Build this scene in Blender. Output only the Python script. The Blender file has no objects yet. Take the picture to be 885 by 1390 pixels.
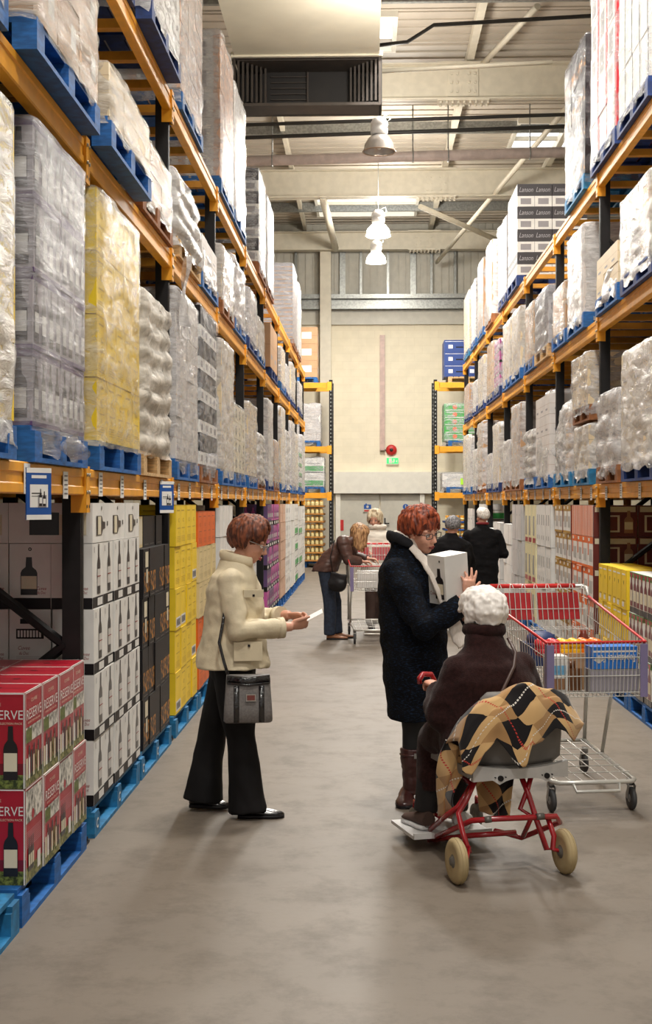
import bpy, math, random
from math import sin, cos, pi, radians, sqrt, atan2, floor as ifloor
from mathutils import Vector, Matrix, noise, Euler
R = random.Random(7)
sc = bpy.context.scene
COL = sc.collection
V = Vector

# ------------------------------------------------------------------ materials
def lin(c):
    return tuple(((x/255)/12.92 if x/255 <= .04045 else ((x/255+.055)/1.055)**2.4) for x in c)
MATS = {}
def mat(name, col, rough=.5, metal=0., var=.10, scale=6., bump=0., bscale=60., spec=.5, emit=None, stretch=None, sheen=0., coat=0., col2=None, thr=(.4,.6), detail=4):
    if name in MATS: return MATS[name]
    m = bpy.data.materials.new(name); m.use_nodes = True
    nt = m.node_tree; N = nt.nodes; L = nt.links
    b = N['Principled BSDF']
    b.inputs['Roughness'].default_value = rough; b.inputs['Metallic'].default_value = metal
    b.inputs['Specular IOR Level'].default_value = spec
    if sheen: b.inputs['Sheen Weight'].default_value = sheen
    if coat: b.inputs['Coat Weight'].default_value = coat
    tc = N.new('ShaderNodeTexCoord'); mp = N.new('ShaderNodeMapping')
    if stretch: mp.inputs['Scale'].default_value = stretch
    L.new(tc.outputs['Object'], mp.inputs['Vector'])
    nz = N.new('ShaderNodeTexNoise'); nz.inputs['Scale'].default_value = scale; nz.inputs['Detail'].default_value = detail
    L.new(mp.outputs['Vector'], nz.inputs['Vector'])
    rp = N.new('ShaderNodeValToRGB')
    c = lin(col)
    a = tuple(x*(1-var) for x in c); d = tuple(min(1, x*(1+var)) for x in c)
    if col2: d = lin(col2)
    rp.color_ramp.elements[0].position = thr[0]; rp.color_ramp.elements[1].position = thr[1]
    rp.color_ramp.elements[0].color = (*a, 1); rp.color_ramp.elements[1].color = (*d, 1)
    L.new(nz.outputs['Fac'], rp.inputs['Fac']); L.new(rp.outputs['Color'], b.inputs['Base Color'])
    if bump:
        n2 = N.new('ShaderNodeTexNoise'); n2.inputs['Scale'].default_value = bscale; n2.inputs['Detail'].default_value = 3
        L.new(mp.outputs['Vector'], n2.inputs['Vector'])
        bp = N.new('ShaderNodeBump'); bp.inputs['Strength'].default_value = bump; bp.inputs['Distance'].default_value = .01
        L.new(n2.outputs['Fac'], bp.inputs['Height']); L.new(bp.outputs['Normal'], b.inputs['Normal'])
    if emit:
        b.inputs['Emission Color'].default_value = (*lin(col), 1); b.inputs['Emission Strength'].default_value = emit
    MATS[name] = m
    return m
def film(name, col, opac, streak=(3, 3, 9), lo=.25):
    """stretch wrap: thin glossy plastic, clearer and milkier by turns"""
    if name in MATS: return MATS[name]
    m = bpy.data.materials.new(name); m.use_nodes = True
    nt = m.node_tree; N = nt.nodes; L = nt.links
    out = N['Material Output']; b = N['Principled BSDF']
    b.inputs['Base Color'].default_value = (*lin(col), 1); b.inputs['Roughness'].default_value = .22
    b.inputs['Specular IOR Level'].default_value = .9
    tr = N.new('ShaderNodeBsdfTransparent'); tr.inputs['Color'].default_value = (.97, .97, .97, 1)
    mx = N.new('ShaderNodeMixShader')
    tc = N.new('ShaderNodeTexCoord'); mp = N.new('ShaderNodeMapping'); mp.inputs['Scale'].default_value = streak
    mp.inputs['Rotation'].default_value = (.35, .2, 0)
    L.new(tc.outputs['Object'], mp.inputs['Vector'])
    nz = N.new('ShaderNodeTexNoise'); nz.inputs['Scale'].default_value = 1.9; nz.inputs['Detail'].default_value = 6; nz.inputs['Roughness'].default_value = .7
    nz.inputs['Distortion'].default_value = .6
    L.new(mp.outputs['Vector'], nz.inputs['Vector'])
    mr = N.new('ShaderNodeMapRange'); mr.inputs['From Min'].default_value = .35; mr.inputs['From Max'].default_value = .68
    mr.inputs['To Min'].default_value = max(0, opac-lo); mr.inputs['To Max'].default_value = min(1, opac+lo)
    L.new(nz.outputs['Fac'], mr.inputs['Value']); L.new(mr.outputs['Result'], mx.inputs['Fac'])
    bp = N.new('ShaderNodeBump'); bp.inputs['Strength'].default_value = .85; bp.inputs['Distance'].default_value = .02
    L.new(nz.outputs['Fac'], bp.inputs['Height']); L.new(bp.outputs['Normal'], b.inputs['Normal'])
    L.new(tr.outputs['BSDF'], mx.inputs[1]); L.new(b.outputs['BSDF'], mx.inputs[2]); L.new(mx.outputs['Shader'], out.inputs['Surface'])
    MATS[name] = m
    return m

# ------------------------------------------------------------------ mesh builder
class MB:
    def __init__(s): s.v = []; s.f = []; s.m = []; s.s = []; s.uv = None
    def add(s, vs, fs, mi=0, smooth=False):
        o = len(s.v); s.v += [tuple(p) for p in vs]
        for f in fs: s.f.append(tuple(o+i for i in f)); s.m.append(mi); s.s.append(smooth)
        return s
    def box(s, x0, y0, z0, x1, y1, z1, mi=0):
        if x0 > x1: x0, x1 = x1, x0
        if y0 > y1: y0, y1 = y1, y0
        if z0 > z1: z0, z1 = z1, z0
        s.add([(x0,y0,z0),(x1,y0,z0),(x1,y1,z0),(x0,y1,z0),(x0,y0,z1),(x1,y0,z1),(x1,y1,z1),(x0,y1,z1)],
              [(0,3,2,1),(4,5,6,7),(0,1,5,4),(1,2,6,5),(2,3,7,6),(3,0,4,7)], mi)
        return s
    def obox(s, c, M, h, mi=0):
        """box of half sizes h, turned by matrix M, centred on c"""
        vs = []
        for z in (-1, 1):
            for x, y in ((-1,-1),(1,-1),(1,1),(-1,1)):
                vs.append(V(c) + M @ V((x*h[0], y*h[1], z*h[2])))
        s.add(vs, [(0,3,2,1),(4,5,6,7),(0,1,5,4),(1,2,6,5),(2,3,7,6),(3,0,4,7)], mi); return s
    def tube(s, pts, rad, n=10, mi=0, closed=False, flat=1., caps=True, up=None, smooth=True):
        """round bar through pts; rad a number or one per point; flat squashes it across 'up'"""
        P = [V(p) for p in pts]; k = len(P)
        r = rad if hasattr(rad, '__len__') else [rad]*k
        rings = []; prev = None
        for i in range(k):
            if closed: t = P[(i+1) % k]-P[i-1]
            else: t = P[min(i+1, k-1)]-P[max(i-1, 0)]
            if t.length < 1e-9: t = V((0,0,1))
            t.normalize()
            if up is not None: ref = V(up)
            elif prev is not None: ref = prev
            else: ref = V((0,0,1)) if abs(t.z) < .9 else V((1,0,0))
            a = ref-t*ref.dot(t)
            if a.length < 1e-6: a = t.orthogonal()
            a.normalize(); b = t.cross(a); prev = a
            rings.append([P[i]+a*cos(2*pi*j/n)*r[i]*flat+b*sin(2*pi*j/n)*r[i] for j in range(n)])
        return s.loft(rings, mi, closed, caps, smooth)
    def loft(s, rings, mi=0, closed=False, caps=True, smooth=True):
        n = len(rings[0]); k = len(rings); vs = [p for r in rings for p in r]; fs = []
        for i in range(k if closed else k-1):
            i2 = (i+1) % k
            for j in range(n):
                fs.append((i*n+j, i*n+(j+1) % n, i2*n+(j+1) % n, i2*n+j))
        if caps and not closed:
            fs.append(tuple(range(n-1, -1, -1))); fs.append(tuple(range((k-1)*n, k*n)))
        s.add(vs, fs, mi, smooth)
        if caps and not closed: s.s[-1] = False; s.s[-2] = False
        return s
    def ell(s, c, r, M=None, n=16, k=10, mi=0):
        rings = []
        for i in range(k+1):
            a = pi*i/k; rr = max(sin(a), .01)
            ring = []
            for j in range(n):
                p = V((r[0]*rr*cos(2*pi*j/n), r[1]*rr*sin(2*pi*j/n), -r[2]*cos(a)))
                ring.append(V(c)+(M @ p if M else p))
            rings.append(ring)
        return s.loft(rings, mi)
    def cyl(s, a, b, r, n=14, mi=0, r2=None): return s.tube([a, b], [r, r if r2 is None else r2], n, mi)
    def lathe(s, prof, c=(0,0,0), axis='z', n=20, mi=0, M=None, caps=True):
        rings = []
        for r, h in prof:
            ring = []
            for j in range(n):
                a = 2*pi*j/n
                p = V((r*cos(a), r*sin(a), h))
                if axis == 'y': p = V((r*cos(a), h, -r*sin(a)))
                if axis == 'x': p = V((h, r*cos(a), r*sin(a)))
                ring.append(V(c)+(M @ p if M else p))
            rings.append(ring)
        return s.loft(rings, mi, caps=caps)
    def prism(s, poly, y0, y1, axis='y', mi=0):
        """outline (a,b) pushed along an axis"""
        def P(a, b, t): return {'y': (a, t, b), 'x': (t, a, b), 'z': (a, b, t)}[axis]
        n = len(poly)
        vs = [P(a, b, y0) for a, b in poly]+[P(a, b, y1) for a, b in poly]
        s.add(vs, [tuple(range(n)), tuple(range(2*n-1, n-1, -1))]+[(i, i+n, (i+1) % n+n, (i+1) % n) for i in range(n)], mi); return s
    def mesh(s, name, mats):
        me = bpy.data.meshes.new(name); me.from_pydata(s.v, [], s.f)
        for m in (mats if isinstance(mats, (list, tuple)) else [mats]): me.materials.append(m)
        me.polygons.foreach_set('material_index', s.m); me.polygons.foreach_set('use_smooth', s.s)
        if s.uv:
            ul = me.uv_layers.new(name='UVMap')
            for lp in me.loops: ul.data[lp.index].uv = s.uv[lp.vertex_index]
        me.update(); return me
    def build(s, name, mats, parent=None, loc=(0,0,0), rotz=0):
        return link(name, s.mesh(name, mats), parent, loc, rotz)
def link(name, me, parent=None, loc=(0,0,0), rotz=0):
    o = bpy.data.objects.new(name, me); COL.objects.link(o)
    o.location = loc; o.rotation_euler = (0, 0, rotz)
    if parent: o.parent = parent
    return o
def tag(o, label, cat, group=None, kind=None):
    o['label'] = label; o['category'] = cat
    if group: o['group'] = group
    if kind: o['kind'] = kind
    return o
def thing(name, label, cat, loc=(0,0,0), rotz=0, group=None):
    o = link(name, None, None, loc, rotz); o.empty_display_size = .1
    return tag(o, label, cat, group)
def struct(o, label, cat):
    o['kind'] = 'structure'; o['label'] = label; o['category'] = cat; return o
KIDS = {}
def kids(o): return [c for c in bpy.data.objects if c.parent == o]
def dup(root, loc, rotz=0, label=None, cache={}):
    if root.name not in cache:
        cache[root.name] = [(c, kids(c)) for c in kids(root)]
    r = root.copy(); COL.objects.link(r); r.location = loc; r.rotation_euler = (0,0,rotz)
    if label: r['label'] = label
    for c, gs in cache[root.name]:
        d = c.copy(); COL.objects.link(d); d.parent = r
        for g in gs:
            e = g.copy(); COL.objects.link(e); e.parent = d
    return r
ORD = 'zeroth first second third fourth fifth sixth seventh eighth ninth tenth eleventh twelfth thirteenth fourteenth fifteenth sixteenth seventeenth eighteenth nineteenth twentieth'.split()

TXT = {}
def text_geo(st, shear=0., bold=0.):
    key = (st, shear, bold)
    if key not in TXT:
        cu = bpy.data.curves.new('t', 'FONT'); cu.body = st; cu.size = 1; cu.shear = shear; cu.offset = bold
        cu.align_x = 'CENTER'; cu.resolution_u = 2
        o = bpy.data.objects.new('t', cu); COL.objects.link(o)
        dg = bpy.context.evaluated_depsgraph_get()
        me = bpy.data.meshes.new_from_object(o.evaluated_get(dg))
        TXT[key] = ([tuple(v.co) for v in me.vertices], [tuple(p.vertices) for p in me.polygons])
        bpy.data.objects.remove(o); bpy.data.meshes.remove(me); bpy.data.curves.remove(cu)
    return TXT[key]
class Face:
    """a flat face to print on: origin at its bottom centre, u to the reader's right"""
    def __init__(s, mb, o, u, n, v=(0,0,1)): s.mb = mb; s.o = V(o); s.u = V(u); s.n = V(n); s.v = V(v)
    def p(s, a, b, l): return s.o+s.u*a+s.v*b+s.n*(.0009*l)
    def poly(s, pts, mi, l=1):
        s.mb.add([s.p(a, b, l) for a, b in pts], [tuple(range(len(pts)))], mi)
    def rect(s, a0, b0, a1, b1, mi, l=1): s.poly([(a0,b0),(a1,b0),(a1,b1),(a0,b1)], mi, l)
    def disc(s, a, b, r, mi, l=1, n=14, ry=None): s.poly([(a+r*cos(2*pi*i/n), b+(ry or r)*sin(2*pi*i/n)) for i in range(n)], mi, l)
    def text(s, st, a, b, h, mi, l=2, w=None, shear=0., bold=0.):
        vs, fs = text_geo(st, shear, bold)
        if not vs: return
        xs = [q[0] for q in vs]; wd = max(xs)-min(xs); kx = h/.72 if w is None else w/wd; ky = h/.72
        cx = (max(xs)+min(xs))/2
        s.mb.add([s.p(a+(q[0]-cx)*kx, b+q[1]*ky, l) for q in vs], fs, mi)
    def bottle(s, a, b, w, h, mi, ml=None, l=2, horiz=False):
        P = [(-.5,0),(.5,0),(.5,.58),(.42,.66),(.2,.74),(.17,.98),(.17,1),(-.17,1),(-.17,.98),(-.2,.74),(-.42,.66),(-.5,.58)]
        f = (lambda x, y: (a+y*h, b+x*w)) if horiz else (lambda x, y: (a+x*w, b+y*h))
        pts = [f(x, y) for x, y in P]
        s.poly(pts if not horiz else pts[::-1], mi, l)
        if ml is not None:
            q = [f(-.46,.16), f(.46,.16), f(.46,.5), f(-.46,.5)]
            s.poly(q if not horiz else q[::-1], ml, l+1)
# ------------------------------------------------------------------ common materials
M_floor = mat('polished_concrete', (116,106,95), .42, var=.08, scale=.9, bump=.05, bscale=30, detail=9, thr=(.3,.7), spec=.45)
M_block = mat('cream_blockwork', (236,226,202), .8, var=.03, scale=3)
M_white = mat('white_paint', (232,228,216), .55, var=.03)
M_steelw = mat('cream_steel', (214,206,188), .5, var=.04)
M_roof = mat('roof_sheet', (190,180,166), .6, var=.05, scale=2)
M_clad = mat('grey_cladding', (196,192,180), .5, var=.04)
M_galv = mat('galvanised_steel', (150,152,150), .38, .7, var=.15, scale=20)
M_dark = mat('dark_steel', (52,50,48), .5, .3)
M_yel = mat('yellow_beam_paint', (238,164,36), .45, var=.06, scale=9)
M_postb = mat('black_post_paint', (20,18,19), .5, var=.2, scale=12, spec=.3)
M_bolt = mat('zinc_bolt', (170,170,165), .35, .8)
M_paper = mat('white_paper', (236,234,230), .8, var=.03)
M_blk = mat('black_ink', (22,20,20), .5)
M_blue = mat('blue_pallet_paint', (24,92,160), .6, var=.22, scale=14, stretch=(1,1,4))
M_blue2 = mat('dark_blue_pallet_paint', (22,52,112), .62, var=.25, scale=14)
M_teal = mat('teal_pallet_paint', (30,112,160), .62, var=.25, scale=14)
M_wood = mat('pallet_wood', (196,160,112), .75, var=.22, scale=12, stretch=(1,6,6))
M_wood2 = mat('brown_pallet_wood', (140,88,50), .75, var=.22, scale=12)
M_sign = mat('sign_blue', (28,82,160), .5, var=.03)
M_green = mat('sign_green', (30,170,80), .5, var=.02)
M_red = mat('sign_red', (190,40,36), .5, var=.05)

XL, XR = -1.394, 2.145
BL = [3.53+2.79*i for i in range(10)]          # post lines along the aisle, rack beside the red cartons
BR = [9.32+2.79*i for i in range(8)]
TOPL = (1.845, 3.455, 4.565); TOPR = (1.85, 3.385, 4.725)
BH = .13
ROOF = 9.4

def setting():
    # floor
    mb = MB(); mb.box(-6.5, -6, -.1, 7.5, 36.2, 0)
    f = mb.build('floor', M_floor); struct(f, 'grey brown polished concrete floor', 'floor')
    nt = M_floor.node_tree; N = nt.nodes; L = nt.links; b = N['Principled BSDF']
    # scuffs and stains with a shape of their own, worn gloss
    n = N.new('ShaderNodeTexNoise'); n.inputs['Scale'].default_value = 3.5; n.inputs['Detail'].default_value = 10; n.inputs['Roughness'].default_value = .75
    tc = N.new('ShaderNodeTexCoord'); L.new(tc.outputs['Object'], n.inputs['Vector'])
    r = N.new('ShaderNodeValToRGB'); r.color_ramp.elements[0].position = .34; r.color_ramp.elements[1].position = .52
    r.color_ramp.elements[0].color = (.72,.70,.68,1); r.color_ramp.elements[1].color = (1,1,1,1)
    L.new(n.outputs['Fac'], r.inputs['Fac'])
    mx = N.new('ShaderNodeMixRGB'); mx.blend_type = 'MULTIPLY'; mx.inputs['Fac'].default_value = 1
    src = b.inputs['Base Color'].links[0].from_socket
    L.new(src, mx.inputs['Color1']); L.new(r.outputs['Color'], mx.inputs['Color2']); L.new(mx.outputs['Color'], b.inputs['Base Color'])
    mr = N.new('ShaderNodeMapRange'); mr.inputs['To Min'].default_value = .62; mr.inputs['To Max'].default_value = .45
    L.new(n.outputs['Fac'], mr.inputs['Value']); L.new(mr.outputs['Result'], b.inputs['Roughness'])
    # a floor joint
    YW = 36.0
    # back wall: blockwork to 6.5, cladding above
    mb = MB(); mb.box(-6.5, YW, 0, 7.5, YW+.2, 6.62)
    w = mb.build('wall_back', M_block); struct(w, 'cream painted blockwork end wall', 'wall')
    bt = M_block.node_tree; N = bt.nodes; L = bt.links; b = N['Principled BSDF']
    br = N.new('ShaderNodeTexBrick'); br.inputs['Scale'].default_value = 1
    br.inputs['Brick Width'].default_value = .44; br.inputs['Row Height'].default_value = .215; br.inputs['Mortar Size'].default_value = .006
    tc = N.new('ShaderNodeTexCoord'); mp = N.new('ShaderNodeMapping'); mp.inputs['Rotation'].default_value = (pi/2, 0, 0)
    L.new(tc.outputs['Object'], mp.inputs['Vector']); L.new(mp.outputs['Vector'], br.inputs['Vector'])
    br.inputs['Color1'].default_value = (1,1,1,1); br.inputs['Color2'].default_value = (.97,.97,.965,1); br.inputs['Mortar'].default_value = (.93,.92,.9,1)
    mx = N.new('ShaderNodeMixRGB'); mx.blend_type = 'MULTIPLY'; mx.inputs['Fac'].default_value = 1
    src = b.inputs['Base Color'].links[0].from_socket
    L.new(src, mx.inputs['Color1']); L.new(br.outputs['Color'], mx.inputs['Color2']); L.new(mx.outputs['Color'], b.inputs['Base Color'])
    mb = MB()
    x = -6.5
    while x < 7.5:
        mb.box(x, YW+.02, 6.62, x+.17, YW+.2, ROOF); mb.box(x+.17, YW+.05, 6.62, x+.2, YW+.2, ROOF); x += .2
    w = mb.build('trim_9', M_clad); struct(w, 'pale vertical cladding sheets above the blockwork', 'wall cladding')
    for i, x in enumerate([-4.3,-3.1,-2.0,-1.05,-.75,-.2,.55,1.2,1.75,2.4,3.5,4.6]):
        mb = MB(); mb.box(x, YW-.12, 7.42, x+(.16 if i % 3 == 1 else .07), YW+.02, 8.8)
        struct(mb.build('trim_%d' % (10+i), M_galv), 'galvanised upright rail on the end wall', 'rail')
    mb = MB(); mb.box(-6.5, YW-.25, 7.3, 7.5, YW, 7.42); mb.box(-6.5, YW-.2, 7.02, 7.5, YW, 7.1); mb.box(-6.5, YW-.08, 7.1, 7.5, YW, 7.3)
    struct(mb.build('trim_1', M_galv), 'galvanised ledge rails across the end wall', 'rail')
    mb = MB(); mb.box(-6.5, YW-.06, 6.66, 7.5, YW+.01, 6.95); mb.box(-6.5, YW-.1, 6.6, 7.5, YW, 6.66)
    struct(mb.build('trim_2', M_clad), 'dusty grey ledge under the cladding', 'ledge')
    # side walls and the far sides of the hall
    mb = MB(); mb.box(-6.7, -6, 0, -6.5, 36.2, ROOF)
    struct(mb.build('wall_left', M_clad), 'pale side wall behind the rack', 'wall')
    mb = MB(); mb.box(7.5, -6, 0, 7.7, 36.2, ROOF)
    struct(mb.build('wall_right', M_clad), 'pale side wall behind the rack', 'wall')
    # roof: ribbed sheet with rooflight openings
    holes = [(-1.25, 32.0, 1.25, 34.5), (3.1, 26.2, 5.2, 28.7), (.1, 20.4, .42, 21.9), (-1.4, 12, 1.2, 14), (2.4, 5, 5, 7.5), (-1.4, 2, 1.2, 4)]
    mb = MB()
    xs = sorted({-6.5, 7.5}|{h[0] for h in holes}|{h[2] for h in holes}); ys = sorted({-6, 36.2}|{h[1] for h in holes}|{h[3] for h in holes})
    for i in range(len(xs)-1):
        for j in range(len(ys)-1):
            cx, cy = (xs[i]+xs[i+1])/2, (ys[j]+ys[j+1])/2
            if any(h[0] < cx < h[2] and h[1] < cy < h[3] for h in holes): continue
            mb.box(xs[i], ys[j], ROOF, xs[i+1], ys[j+1], ROOF+.1)
            y = ys[j]+.02
            while y < ys[j+1]-.06:
                mb.box(xs[i], y, ROOF-.022, xs[i+1], y+.05, ROOF); y += .33
    struct(mb.build('ceiling', M_roof), 'ribbed beige roof sheeting', 'ceiling')
    for k, h in enumerate(holes):
        mb = MB(); t = .07
        mb.box(h[0]-t, h[1]-t, ROOF-.12, h[2]+t, h[1], ROOF); mb.box(h[0]-t, h[3], ROOF-.12, h[2]+t, h[3]+t, ROOF)
        mb.box(h[0]-t, h[1], ROOF-.12, h[0], h[3], ROOF); mb.box(h[2], h[1], ROOF-.12, h[2]+t, h[3], ROOF)
        fr = struct(mb.build('window_%d' % (k+1), M_white), 'rooflight with a white frame and bright sky', 'rooflight')
        if h[3]-h[1] > 1.5:
            mb = MB(); mb.box(h[0], (h[1]+h[3])/2-.04, ROOF-.1, h[2], (h[1]+h[3])/2+.04, ROOF-.02); mb.build('glazing_bar', M_steelw, fr)
    # portal rafters: I sections with bolted splices
    def ibeam(y, z, dep, w, i):
        r = struct(link('trim_%d' % (30+i), None, None, (0, y, z)), 'cream steel roof beam with a bolted splice', 'roof beam')
        mb = MB(); mb.box(-6.5, -w/2, 0, 7.5, w/2, .025); mb.box(-6.5, -w/2, dep-.025, 7.5, w/2, dep); mb.box(-6.5, -.012, 0, 7.5, .012, dep)
        mb.build('beam_section', M_steelw, r)
        xs_ = 1.38 if i == 0 else 1.3
        mb = MB(); mb.box(xs_, -.03, .08, xs_+.52, -.012, dep-.08); mb.box(xs_-.18, -w/2+.01, -.02, xs_+.7, w/2-.01, 0); mb.box(xs_-.18, -w/2+.01, dep, xs_+.7, w/2-.01, dep+.02)
        mb.build('splice_plate', M_steelw, r)
        mb = MB()
        for a in range(3):
            for c in (0, 1, 3, 4): mb.cyl((xs_+.06+c*.1, -.03, .16+a*(dep-.32)/2), (xs_+.06+c*.1, -.055, .16+a*(dep-.32)/2), .022, 8)
        for c in range(9):
            for yy in (-w/2+.05, w/2-.05): mb.cyl((xs_-.12+c*.1, yy, -.02), (xs_-.12+c*.1, yy, -.06), .022, 8)
        mb.build('bolts', M_steelw, r)
    ibeam(22.2, 8.52, .62, .3, 0); ibeam(29.3, 8.55, .62, .3, 1); ibeam(35.4, 8.55, .5, .3, 2); ibeam(15, 8.8, .55, .28, 3); ibeam(8, 8.8, .55, .28, 4)
    # purlins across and along
    for i, y in enumerate([17.5, 19.4, 24.2, 26.3, 31.2, 33.3]):
        mb = MB(); mb.prism([(y-.04, ROOF-.26), (y+.04, ROOF-.26), (y+.04, ROOF-.235), (y-.02, ROOF-.235), (y-.02, ROOF-.03), (y-.04, ROOF-.03)], -6.5, 7.5, 'x')
        struct(mb.build('trim_%d' % (40+i), M_galv), 'galvanised roof purlin running across the aisle', 'purlin')
    for i, (x, w_) in enumerate([(-3.2,.09),(-1.75,.09),(1.7,.12),(4.0,.12)]):
        mb = MB(); mb.box(x, 8, ROOF-.2, x+w_, 36, ROOF-.03)
        struct(mb.build('trim_%d' % (50+i), M_steelw), 'cream roof member running along the aisle', 'purlin')
    # diagonal wind braces
    def brace(i, a, b, r, lab):
        mb = MB(); mb.cyl(a, b, r, 10)
        struct(mb.build('trim_%d' % (60+i), M_steelw), lab, 'brace')
    brace(0, (4.0, 22.2, 9.1), (1.9, 35.3, 8.2), .055, 'long cream diagonal roof brace')
    brace(1, (1.2, 29.3, 8.35), (3.2, 31.5, 8.0), .06, 'short cream diagonal brace below the roof beam')
    brace(2, (-1.0, 29.3, 8.6), (-.85, 35.4, 8.6), .09, 'cream tube strut running from the beam to the end wall')
    brace(3, (2.55, 19.5, 9.1), (1.95, 22.1, 9.1), .05, 'cream tube strut by the roof beam')
    brace(4, (.9, 18.9, 9.15), (6.5, 18.9, 9.3), .05, 'cream tube across the roof by the duct')
    mb = MB(); mb.box(-1.28, 35.55, 0, -.98, 35.9, 8.55)
    struct(mb.build('trim_70', M_steelw), 'cream steel column against the end wall', 'column')
    # pipes
    def pipe(name, pts, r, m, lab, rods=()):
        o = thing(name, lab, 'pipe')
        mb = MB(); mb.tube(pts, r, 12); mb.build('pipe_run', m, o)
        for x in rods:
            y, z = pts[0][1], pts[0][2]+(pts[-1][2]-pts[0][2])*(x-pts[0][0])/(pts[-1][0]-pts[0][0])
            mb = MB(); mb.cyl((x, y, z), (x, y, ROOF-.03), .012, 6); mb.box(x-.03, y-.03, ROOF-.2, x+.03, y+.03, ROOF-.05)
            mb.tube([(x, y+r*1.15*cos(t*pi/6), z+r*1.15*sin(t*pi/6)) for t in range(12)], .012, 5, closed=True)
            mb.build('hanger', M_galv, o)
    pipe('large_pipe', [(-6.4, 24, 7.92), (7.4, 24, 8.2)], .1, mat('pinkish_pipe', (196,180,174), .4), 'thick cream pipe hung across the aisle below the roof', (-1.75, .85, 1.5, 3.0))
    pipe('thin_pipe', [(-6.4, 22.9, 8.02), (7.4, 22.9, 8.38)], .035, M_dark, 'thin dark pipe, the lower of two above the thick cream pipe')
    pipe('thin_pipe', [(-6.4, 22.7, 8.2), (7.4, 22.7, 8.52)], .032, M_dark, 'thin dark pipe, the upper of two above the thick cream pipe')
    pipe('conduit_pipe', [(.1, 19.4, 8.5), (.6, 19.4, 8.55), (1.0, 19.4, 8.8), (7.4, 19.4, 9.1)], .03, M_dark, 'thin dark conduit bent beside the air duct')
    pipe('conduit_pipe', [(.15, 17.6, 7.52), (2.5, 17.6, 7.62)], .03, M_steelw, 'thin cream conduit beside the vent of the duct')
    mb = MB(); mb.box(.36, 35.86, 3.12, .5, 36, 6.3); mb.box(.47, 35.84, 3.12, .5, 36, 6.3)
    tag(mb.build('cable_trunking', [mat('trunking', (196,170,160), .5)]), 'narrow vertical cable trunking down the middle of the end wall', 'trunking')
    # air duct with a louvred outlet
    d = thing('air_duct', 'cream ceiling air duct with a dark louvred outlet', 'duct', (-.71, 15.4, 6.98))
    M_duct = mat('duct_cream', (244,236,214), .35, var=.05, scale=1.2)
    mb = MB(); mb.box(-.86, -8.5, 0, .86, .02, 1.2); mb.box(-.9, -.06, -.02, .9, .06, .04); mb.build('duct_casing', M_duct, d)
    M_lou = mat('louvre_grey', (72,64,58), .55, .2)
    mb = MB()
    o_, z1, z0, yi = .86, -.03, -.56, .45
    mb.box(-.88, -.02, z0-.03, .88, .02, z0); mb.box(-.88, -.02, z1, .88, .02, z1+.03)
    mb.box(-.88, -.02, z0, -.85, .02, z1); mb.box(.85, -.02, z0, .88, .02, z1)
    for s_ in (-1, 1):
        for i in range(7): mb.box(s_*(.83-i*.05), .0+i*.05, z0+.03+i*.012, s_*(.805-i*.05), .05+i*.05, z1-.01)
    mb.box(-.86, .0, z0, .86, .5, z0+.01); mb.box(-.86, .02, z1-.01, .86, .5, z1)
    mb.build('louvre', M_lou, d)
    mb = MB(); mb.box(-.52, yi, z0, .52, yi+.02, z1); mb.box(-.88, .5, z0, .88, .52, z1); mb.box(-.89, 0, z0, -.87, .5, z1); mb.box(.87, 0, z0, .89, .5, z1)
    mb.build('outlet_back', mat('outlet_black', (34,30,28), .6), d)
    mb = MB(); mb.box(-.02, yi-.04, z0+.05, .0, yi, z1-.02)
    for i in range(6): mb.box(-.46, yi-.03, z0+.1+i*.07, -.03, yi-.01, z0+.11+i*.07)
    mb.build('vane', M_lou, d)
    # end wall fittings
    def onwall(x, z, w, h, m, dep=.03): mb = MB(); mb.box(x-w/2, 36-dep, z-h/2, x+w/2, 36, z+h/2); return mb
    s = onwall(.71, 2.83, .34, .2, M_white, .08).build('exit_sign', M_white); tag(s, 'green and white running man exit sign on end wall', 'sign')
    mb = MB(); F = Face(mb, (.71, 35.915, 2.73), (1,0,0), (0,-1,0))
    F.rect(-.16, .02, .16, .18, 0); F.rect(-.1, .035, -.02, .165, 1, 2); F.disc(.04, .14, .015, 1, 2); F.poly([(.02,.04),(.035,.04),(.06,.08),(.06,.125),(.02,.125),(.02,.09)], 1, 2)
    F.poly([(.09,.09),(.13,.05),(.13,.13)], 1, 2); F.poly([(-.035,.05),(-.01,.04),(.02,.09),(.0,.1)], 1, 2)
    mb.build('sign_face', [mat('lit_green', (60,215,120), .5, emit=.5), M_white], s)
    b = thing('alarm_bell', 'round red alarm bell on the end wall by the exit sign', 'alarm bell', (.68, 36, 3.13))
    mb = MB(); mb.lathe([(.02,0),(.15,0),(.15,-.05),(.11,-.09),(.02,-.1)], axis='y'); mb.build('gong', M_red, b)
    mb = MB(); mb.lathe([(.01,-.09),(.05,-.1),(.03,-.14),(.005,-.14)], axis='y'); mb.box(-.28, -.04, -.015, -.1, 0, .015); mb.build('hub', M_dark, b)
    # door set under a wide white header
    mb = MB(); mb.box(-1.3, 35.72, 1.93, 2.6, 36, 2.52)
    struct(mb.build('trim_71', M_white), 'wide white panel above the double door', 'door header')
    for i, (x0, x1) in enumerate([(-.75, .34), (.38, 1.45)]):
        mb = MB(); mb.box(x0, 35.9, .01, x1, 35.98, 1.92)
        dd = struct(mb.build('door_%d' % (i+1), M_clad), ('pale door leaf with a camera notice' if i == 0 else 'pale door leaf with a round blue notice'), 'door')
        mb = MB(); mx_ = x1-.12 if i == 0 else x0+.12; mb.box(mx_-.02, 35.84, .95, mx_+.02, 35.9, 1.25); mb.cyl((mx_, 35.84, 1.1), (mx_-.12 if i == 0 else mx_+.12, 35.84, 1.1), .02, 8); mb.build('door_handle', M_dark, dd)
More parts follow.
